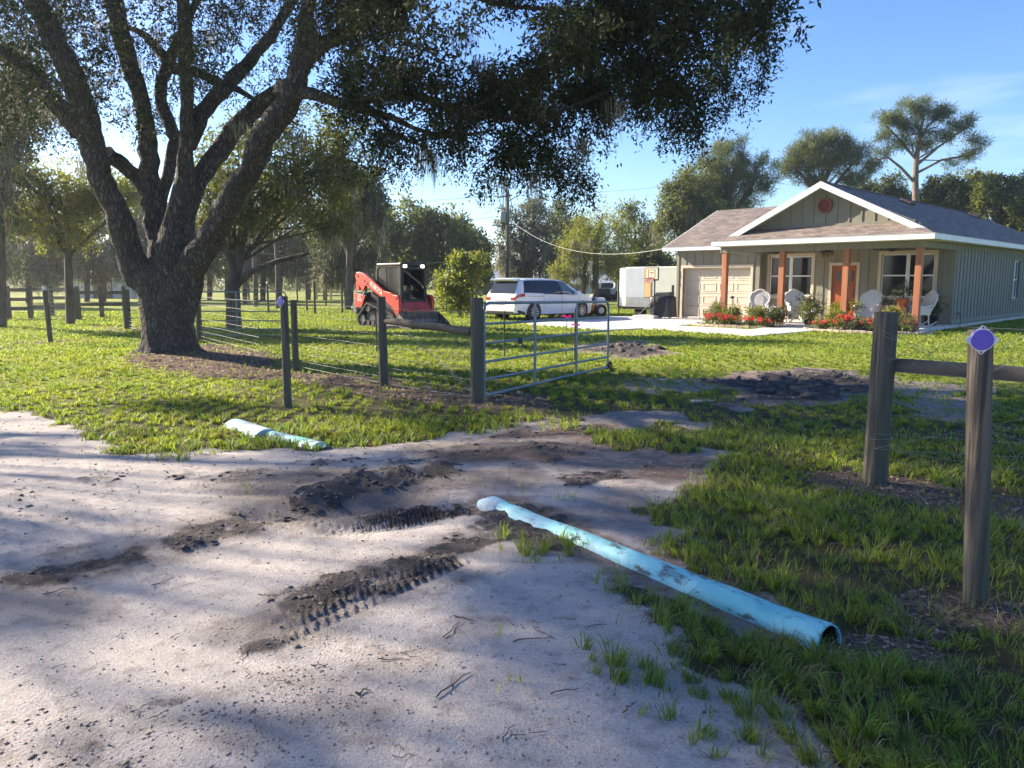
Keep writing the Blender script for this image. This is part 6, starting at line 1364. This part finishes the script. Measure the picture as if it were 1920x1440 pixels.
T('magnolia_tree','young bright green tree standing between the loader and the minivan','tree',862,35,[(864,520,26,36),(846,560,26,26),(886,505,18,16),(862,488,12,18),(834,530,14,18),(874,560,26,26),(896,490,12,10)],M['leaf_lit'],46,12,7,.35,.20,.5,11,[[(862,592,3),(864,550,2.5),(868,500,1.5)]],hang=.05,rcl=(.25,.45))
T('oak_tree','rounded green tree whose left side glows yellow, behind the loader','tree',765,60,[(765,430,66,48),(720,445,38,45),(830,455,60,52),(770,485,90,42),(880,480,30,35)],M['leaf_mid'],150,16,9,.7,.30,.55,12,[[(770,545,8),(768,500,6),(770,450,4)]],hang=.1,shell=.25)
T('dark_tree','dark dense tree between the rounded green tree and the utility pole','tree',878,72,[(872,450,38,42),(895,480,30,38),(850,430,25,25),(900,505,22,30)],M['leaf_dark'],110,14,9,.7,.30,.5,13,[[(880,545,6),(880,470,4)]],shell=.3)
T('mossy_oak','tall grey green tree draped with moss just right of the utility pole','tree',990,66,[(1000,425,38,48),(960,430,26,38),(1018,470,40,45),(970,490,30,42),(1008,388,25,18),(945,480,12,30)],M['leaf_grey'],120,14,9,.7,.26,.45,14,[[(992,548,7),(995,480,5),(1000,420,3)]],moss=(60,1.0,3.2,26,.06),shell=.3)
T('dark_tree','dark tree top between the mossy tree and the pale feathery tree','tree',1065,78,[(1062,410,36,34),(1050,460,30,40),(1080,440,30,40),(1042,500,28,36)],M['leaf_dark'],90,13,9,.8,.30,.5,15,[[(1065,548,6),(1065,460,4)]],shell=.3)
T('willow_tree','feathery pale green tree with a slim trunk just left of the trailer','tree',1118,50,[(1100,440,52,42),(1140,425,44,38),(1065,470,34,34),(1150,470,40,34),(1085,505,30,26),(1048,500,14,20),(1060,525,16,14),(1125,480,36,26)],M['leaf_lit'],130,15,9,.55,.17,.30,16,[[(1118,580,6),(1117,530,5.5),(1116,470,5),(1125,430,3),(1130,400,1.5)],[(1092,575,4.5),(1094,530,4),(1098,490,2.5)]],moss=(50,.5,1.8,22,.035),hang=.5,shell=.35)
T('thin_tree','airy olive green tree right behind the basketball hoop','tree',1190,62,[(1190,430,36,42),(1215,470,34,36),(1178,395,20,18),(1222,440,24,26)],M['leaf_mid'],80,11,8,.6,.24,.4,17,[[(1195,560,5),(1192,480,3.5),(1190,410,1.5)]],moss=(20,.6,1.8,18,.04),shell=.3)
T('dark_tree','low dark tree mass right behind the cargo trailer','tree',1215,54,[(1215,508,46,34),(1170,515,26,20),(1240,490,24,36),(1185,490,22,22)],M['leaf_dark'],90,14,9,.6,.24,.5,18,[[(1215,560,5),(1215,500,3)]],shell=.25)
# pines behind the house
pk = dict(ratio=.09, hang=-.25, limbs=True, barkm=M['pine_bark'])
T('pine_tree','broad dark pine rising behind the garage roof','pine tree',1355,60,[(1375,285,38,22),(1345,315,52,30),(1410,320,42,26),(1320,345,40,26),(1435,345,28,18),(1370,340,60,22),(1300,380,30,24),(1340,385,45,26),(1395,375,40,20)],M['needle'],210,17,9,.30,.42,seed=21,trunks=[[(1372,520,7),(1370,420,6),(1366,380,5),(1370,340,3)],[(1372,410,6),(1395,370,4),(1420,330,2.5)],[(1368,410,5),(1345,365,3.5),(1320,340,2)]],shell=.5,rcl=(.12,.26),**pk)
T('leafy_tree','olive green tree with hanging moss left of the broad pine, touching the garage roof','tree',1275,56,[(1275,385,34,40),(1250,355,18,20),(1300,350,30,40),(1262,430,36,32),(1320,400,36,34),(1245,400,14,26)],M['leaf_mid'],130,14,9,.5,.22,.4,22,[[(1285,545,8),(1285,450,6),(1290,380,3)]],moss=(40,.6,2.0,20,.045),shell=.3)
T('pine_tree','dome shaped pine directly left of the roof apex','pine tree',1545,64,[(1550,262,46,18),(1510,285,40,20),(1590,285,40,22),(1545,300,70,24),(1480,310,26,16),(1625,310,22,16),(1600,335,30,16),(1520,335,34,14)],M['needle'],200,17,9,.30,.42,seed=23,trunks=[[(1542,520,6),(1540,420,5),(1540,360,4),(1545,310,2)],[(1541,380,4),(1510,335,3),(1485,310,2)],[(1541,375,4),(1575,335,3),(1605,300,2)],[(1540,350,4),(1560,310,3),(1570,270,2)]],shell=.5,rcl=(.12,.26),**pk)
T('pine_tree','tallest pine with an open crown standing above the house ridge','pine tree',1718,58,[(1720,205,44,16),(1670,225,30,14),(1765,215,32,16),(1650,255,20,10),(1700,240,36,14),(1800,235,24,12),(1830,265,18,14),(1760,255,34,12),(1660,285,22,8),(1815,290,22,10),(1690,270,30,9),(1730,275,26,8),(1790,310,18,7),(1820,222,14,8)],M['needle'],170,12,9,.28,.40,seed=24,trunks=[[(1718,520,7),(1718,400,6.5),(1716,340,5.5),(1718,300,4.5),(1725,250,3),(1735,205,1.5)],[(1717,345,3),(1690,315,2.4),(1665,295,1.8),(1640,300,1.5)],[(1718,310,3),(1760,275,2),(1810,240,1.2)],[(1718,325,2.5),(1765,300,2),(1820,290,1.5)],[(1718,300,2.5),(1690,265,1.8),(1660,235,2)],[(1722,270,3),(1740,235,2),(1765,215,1.5)]],shell=.6,rcl=(.10,.24),**pk)
T('leafy_tree','small dark tree peeking over the roof ridge between the two right pines','tree',1640,66,[(1640,365,34,24),(1600,372,24,14),(1672,350,28,24),(1690,375,30,18),(1620,350,16,10)],M['leaf_dark'],90,13,8,.5,.24,.4,25,[[(1645,530,6),(1645,400,4)]],shell=.35)
T('leafy_tree','bushy green tree over the right part of the house roof','tree',1790,60,[(1790,370,46,34),(1830,345,34,20),(1760,350,30,20),(1745,385,30,24)],M['leaf_mid'],110,14,9,.5,.24,.45,26,[[(1790,530,7),(1790,420,5)]],shell=.3)
T('leafy_tree','sunlit green tree at the right edge of the frame above the roof','tree',1885,57,[(1880,385,44,44),(1920,400,50,60),(1850,365,26,22),(1900,350,40,20)],M['leaf_mid'],150,14,9,.5,.26,.5,27,[[(1885,530,8),(1885,430,5)]],shell=.25)
# left side wood
T('oak_tree','forked live oak with golden lit leaves and long grey moss right behind the big oak','tree',435,26.5,[(480,300,110,80),(590,270,90,70),(560,370,100,60),(420,340,70,60),(640,340,60,60),(470,400,90,40),(640,250,50,40),(380,430,40,26),(610,420,60,30)],M['leaf_mid'],240,15,9,.40,.12,.5,31,[[(436,572,15),(437,540,12),(440,500,9),(425,470,6),(405,430,4)],[(438,530,9),(450,490,8),(455,440,6),(470,380,4)],[(438,540,8),(470,510,6),(520,490,5),(580,475,3)]],moss=(54,.4,1.2,26,.03),hang=.3,shell=.4)
T('dark_tree','dark oak whose ragged right edge meets the sky left of the rounded green tree','tree',665,44,[(670,350,52,40),(645,400,60,45),(700,365,30,24),(690,410,32,34),(640,330,40,30),(700,330,16,12)],M['leaf_dark'],140,15,9,.5,.17,.5,32,[[(655,565,8),(655,480,6),(660,400,4)]],moss=(34,.6,1.8,22,.045),hang=.3,shell=.4)
T('shrubby_tree','pale green moss hung tree just left of the loader','tree',645,48,[(660,480,50,36),(620,470,40,34),(690,460,30,30),(640,510,56,20)],M['leaf_grey'],110,14,9,.5,.17,.45,33,[[(650,565,6),(650,500,4)]],moss=(60,.6,1.9,26,.05),hang=.3,shell=.35)
T('lit_tree','lime green lit tree at the left between the big oak limbs','tree',120,29,[(110,350,80,40),(60,390,60,44),(180,370,60,50),(120,430,80,30),(40,320,60,30),(240,350,40,50)],M['leaf_lit'],170,13,9,.40,.12,.5,34,[[(130,580,8),(128,480,7),(125,400,4)]],moss=(34,.3,.9,26,.03),hang=.25,shell=.45)
T('dark_tree','big dark tree at the far left edge of the frame','tree',-8,27,[(-40,280,90,90),(20,230,60,60),(-30,400,60,60),(60,180,70,50),(30,120,60,60)],M['leaf_dark'],170,15,9,.45,.13,.5,35,[[(-4,590,13),(-2,500,12),(-4,420,11),(-14,330,9),(20,260,6)]],moss=(50,.4,1.3,26,.035),hang=.3,shell=.4)
i = 0
for u, Y, lab in ((60,58,'dark shady tree behind the far left board fence'),(170,62,'dark shady tree behind the pale barn'),(285,60,'dark shady tree seen through the forks of the big oak'),(400,66,'dark shady tree left behind the second oak'),(500,64,'dark shady tree right behind the second oak trunk'),(585,68,'dark shady tree behind the distant pale gate'),(-60,50,'dark shady tree just beyond the left border')):
    i += 1; rs = random.Random(i)
    T('shade_tree',lab,'tree',u,Y,[(u+rs.randint(-20,20),440,58,60),(u-40,470,46,44),(u+42,475,46,44),(u,400,50,40),(u-15,505,60,22),(u+35,500,40,20)],M['leaf_dark'],125,14,8,.7,.26,.5,60+i,[[(u-8,552,5),(u-6,500,5),(u,440,4)],[(u+24,550,4),(u+26,500,4)]],moss=(40,.8,2.6,22,.06),hang=.25,group='dark trees of the wood on the left',shell=.35)
for u, Y, lab in ((482,50,'slim bare tree stem right of the second oak'),(524,46,'pale straight tree stem catching light, left of the moss curtain'),(462,56,'thin dark tree stem beside the second oak')):
    o = empty('bare_tree', AT(u,Y), 0, lab, 'tree', 'slim stems in the wood'); q = MB(); q.tube([(0,0,-.1),(.05,0,2),(0,.05,5),(.1,0,8)],[.17,.15,.13,.08],10); q.build('trunk', M['bark_far'], o)
    q = MB(); q.tube([(.05,0,4),(.7,.1,5.2),(1.5,.1,5.8)],[.06,.045,.02],6); q.tube([(.02,0,5),(-.7,.1,6.2),(-1.2,.1,7.2)],[.05,.04,.02],6); q.build('branches', M['bark_far'], o)
# added oak out of frame: leaf clumps placed to cast dapples on the sand
ro = empty('oak_tree', (-19.5, 11.5, 0), 0, 'unseen oak added beyond the left edge of the view to dapple the sand', 'tree')
q = MB(); q.tube([(0,0,-.1),(.1,0,1.5),(.2,.1,3.2),(.9,.2,5.2),(2.0,.4,7)],[.55,.42,.38,.28,.16],16); q.build('trunk', M['bark'], ro)
rs = np.random.RandomState(404); C = []; q = MB()
blobs = SHADE_BLOBS
for bx,by,bz,br,n_ in blobs:
    d = rs.normal(0,1,(n_,3)); d /= np.linalg.norm(d,axis=1,keepdims=True); C += list(np.array([bx+19.5,by-11.5,bz])+d*(rs.rand(n_,1)**.4)*np.array([br,br,br*.55]))
    q.tube([(.2,.1,3.2),((bx+19.5)*.5,(by-11.5)*.5,(3.2+bz)*.55),(bx+19.5,by-11.5,bz)],[.05,.03,.012],6)
q.build('limb', M['bark'], ro); C = np.array(C)
leafmesh('crown', sprays(C, rs.uniform(.2,.45,len(C)), 14, 9, .4, .12, .45, 41, hang=.3), M['oak_leaf'], ro)
# far wood: reads as one mass
C = []; Rr = []; rs = np.random.RandomState(77)
for a in np.linspace(-46,44,240):
    r_ = 150+rs.uniform(-18,18); hgt = rs.uniform(3.5,8) if a < -6 or a > 8 else rs.uniform(1.5,4.2)
    for z in np.arange(.8, hgt, 1.8): C.append((r_*math.sin(math.radians(a)), r_*math.cos(math.radians(a)), z)); Rr.append(2.2)
V = sprays(np.array(C), np.array(Rr), 9, 6, 1.2, .8, .6, 78, .1)
tag(leafmesh('distant_wood', V, M['leaf_mid'], None), 'low line of far off woods along the horizon', 'woods', kind='stuff')

# ---------------- porch plants and flower beds ----------------
def hl(x, y, z=0): return HP(x,y,z)
def plant(name, label, x, y, z, sprayset, pot=None, group=None, cat='plant', flowers=None, seed=1):
    o = empty(name, HP(x,y,z), RZ, label, cat, group); Vs = {}
    for (n, r_, h_, tw, lv, L_, s, ra, mt, hg) in sprayset:
        rs = np.random.RandomState(seed+int(h_*100)); C = np.stack([rs.normal(0,r_*.5,n), rs.normal(0,r_*.5,n), (pot or 0)+h_*rs.uniform(.25,.9,n)],1)
        leafmesh('foliage', sprays(C, np.full(n,r_*.45), tw, lv, L_, s, ra, seed, hg), M[mt], o)
    q = MB(); rs_ = random.Random(seed)
    for k in range(5): q.tube([(rs_.uniform(-.03,.03),rs_.uniform(-.03,.03),(pot or 0)-.02),(rs_.uniform(-.12,.12),rs_.uniform(-.12,.12),(pot or 0)+.18)],.006,4)
    q.build('stem', M['bark_far'], o)
    if flowers:
        n, r_, h_, s, mt = flowers; rs = np.random.RandomState(seed+3); C = np.stack([rs.normal(0,r_*.5,n), rs.normal(0,r_*.5,n), h_*rs.uniform(.7,1.05,n)],1); leafmesh('blossom', sprays(C, np.full(n,.05), 3, 5, .03, s, .8, seed+8, 0), M[mt], o)
    return o
def potted(o, r0, r1, h, material, zz=0):
    q = MB(); q.lathe([(0,0),(r0,0),(r1,h*.85),(r1*1.08,h*.86),(r1*1.08,h),(r1*.92,h),(r1*.88,h*.9),(0,h*.9)],(0,0,zz),20); q.build('pot', material, o)
def shrub(label, x, y, r_, h_, mt='leaf_lit', fl=None, seed=1, group='shrubs in the flower beds'):
    return plant('garden_shrub', label, x, y, 0, [(16,r_,h_,14,8,.12,.075,.45,mt,-.1)], None, group, 'shrub', fl, seed)
def flower(label, x, y, r_, h_, mt, seed, n=44): return plant('flower_clump', label, x, y, 0, [(14,r_,h_,12,8,.09,.05,.5,'leaf_mid',0)], None, 'bedding flowers before the porch', 'flowers', (n//3, r_, h_, .05, mt), seed)
M['petal_red'] = M['flower_red']; M['petal_or'] = M['flower_orange']
# bed one: left of the step; bed two: right of the step
flower('cluster of red bedding flowers at the left end of the left bed', -7.1,-.55,.40,.42,'petal_red',1,70)
flower('cluster of red bedding flowers in the left bed, right of the leftmost cluster', -6.5,-.62,.36,.38,'petal_red',2,54)
flower('coral flowers in the middle of the left bed below the round yellow shrub', -5.6,-.70,.30,.36,'petal_or',3)
flower('coral flowers at the right end of the left bed', -5.0,-.62,.28,.32,'petal_or',4)
shrub('tall leafy shrub at the left porch post', -7.25,.05,.30,.80,'leaf_mid',None,5)
shrub('yellow green shrub behind the red flowers in the left bed', -6.6,-.05,.32,.72,'leaf_lit',None,6)
shrub('round yellow green shrub in the middle of the left bed', -5.45,-.25,.34,.68,'leaf_lit',None,7)
shrub('dark shrub with white blossoms at the right end of the left bed', -4.85,-.25,.34,.66,'leaf_dark',(10,.3,.7,.05,'whiteplate'),8)
flower('coral flowers at the left end of the right bed', -3.0,-.60,.28,.36,'petal_or',9)
flower('tall coral flowers in the middle of the right bed', -2.4,-.45,.34,.50,'petal_or',10,60)
flower('red flowers in the right bed just left of the corner post', -1.45,-.60,.30,.42,'petal_red',11)
shrub('yellow green shrub in front of the third porch post', -2.9,.05,.32,.66,'leaf_lit',None,12)
shrub('silvery green shrub low in the right bed', -2.0,-.45,.34,.42,'leaf_grey',None,13)
shrub('yellow variegated shrub left of the rightmost porch post', -1.05,.02,.34,.80,'leaf_lit',None,14)
shrub('dark low shrub at the right end of the right bed', -.55,-.35,.36,.48,'leaf_dark',(8,.3,.45,.05,'petal_red'),15)
o = plant('fern_plant','big dark fern in a black pot left of the front door', -4.15,.95,.12,[(14,.42,.55,12,9,.30,.12,.22,'leaf_dark',.1)],.26,'potted plants on the porch',seed=21); potted(o,.13,.19,.26,M['black'])
o = plant('potted_plant','leafy plant with pale flowers on the step left of the front door', -3.95,.42,.12,[(12,.3,.5,10,8,.14,.08,.4,'leaf_mid',.1)],.2,'potted plants on the porch',seed=22,flowers=(8,.3,.5,.05,'whiteplate')); potted(o,.10,.15,.2,M['darkgrey'])
o = plant('potted_plant','green plant in a terracotta pot right of the third porch post', -2.95,.85,.12,[(12,.32,.5,11,8,.16,.09,.4,'leaf_lit',.1)],.3,'potted plants on the porch',seed=23); potted(o,.13,.20,.3,M['terra'])
o = plant('potted_plant','small plant in a white pot below the right window', -1.70,1.5,.62,[(8,.2,.26,9,7,.10,.06,.4,'leaf_dark',.1)],.2,'potted plants on the porch',seed=24); potted(o,.10,.14,.2,M['white'])
o = plant('potted_plant','trailing plant in a terracotta pot standing high before the right window', -1.22,1.35,.12,[(10,.34,.42,10,8,.16,.07,.4,'leaf_grey',.3)],.95,'potted plants on the porch',seed=25); potted(o,.14,.20,.28,M['terra'],.67)
q = MB(); q.box((-.17,-.17,0),(.17,.17,.67)); q.build('stand', M['cedar'], o, .01)
o = plant('potted_plant','dark plant in a black pot at the right end of the porch', -.80,2.9,.12,[(12,.30,.5,11,8,.22,.11,.25,'leaf_dark',.1)],.34,'potted plants on the porch',seed=26); potted(o,.17,.23,.34,M['black'])
# edging blocks
def edging(pts, label):
    o = empty('bed_edging', HP(*pts[0]), RZ, label, 'edging'); q = MB(); rs = random.Random(len(pts)); b0 = pts[0]
    for (x0,y0),(x1,y1) in zip(pts[:-1],pts[1:]):
        L_ = math.hypot(x1-x0,y1-y0); n = max(1,int(L_/.2)); a = math.atan2(y1-y0,x1-x0)
        for k in range(n): t = (k+.5)/n; q.cbox((x0+(x1-x0)*t-b0[0], y0+(y1-y0)*t-b0[1], .035+rs.uniform(-.01,.012)), (L_/n-.012,.11,.11),(0,0,a+rs.uniform(-.06,.06)))
    q.build('blocks', M['stone'], o, .012)
edging([(-7.85,-.2),(-7.75,-.75),(-7.2,-1.1),(-6.4,-1.2),(-5.3,-1.1),(-4.85,-.8)], 'curved row of tan edging blocks round the left flower bed')
edging([(-3.65,-.45),(-3.3,-.95),(-2.2,-1.15),(-1.0,-1.1),(-.1,-.75),(.1,-.1)], 'curved row of tan edging blocks round the right flower bed')
for poly,nm in (([(-7.8,-.2),(-7.7,-.7),(-7.2,-1.05),(-6.4,-1.15),(-5.3,-1.05),(-4.9,-.75),(-5.1,.3),(-7.6,.3)],'flower_bed'),([(-3.6,-.4),(-3.3,-.9),(-2.2,-1.1),(-1.0,-1.05),(-.1,-.7),(.05,0),(-.4,.3),(-3.3,.3)],'flower_bed')):
    q = MB(); q.sheet([tuple(HP(x,y,.02+.002)) for x,y in poly],.05); tag(q.build(nm, mat('bed_soil', (0.05,0.035,0.025), (0.10,0.07,0.05), 12, .95, bump=.5)), kind='structure')
# shepherd's stake light in the left bed
o = empty('garden_stake', HP(-6.45,-.3), RZ, 'thin stake light standing in the left flower bed', 'garden light'); q = MB(); q.tube([(0,0,0),(0,0,1.02)],.012,6); q.build('pole', M['chrome'], o); q = MB(); q.lathe([(0,.98),(.03,1.0),(.10,1.05),(.08,1.07),(0,1.09)],n=14); q.build('lamp_head', M['darkgrey'], o)
# ---------------- added haze in place of sun glare ----------------
hm = bpy.data.materials.new('haze'); hm.use_nodes = True; hn = hm.node_tree; hn.nodes.clear()
ho = hn.nodes.new('ShaderNodeOutputMaterial'); pv = hn.nodes.new('ShaderNodeVolumePrincipled')
pv.inputs['Color'].default_value = (0.90, 0.94, 1.0, 1); pv.inputs['Density'].default_value = 0.0008; pv.inputs['Anisotropy'].default_value = 0.72
hn.links.new(pv.outputs[0], ho.inputs['Volume'])
q = MB(); q.box((-1600,-1600,-1.6),(1600,1600,22)); tag(q.build('haze', hm), 'thin pale haze added in place of sun glare', 'haze', kind='stuff')
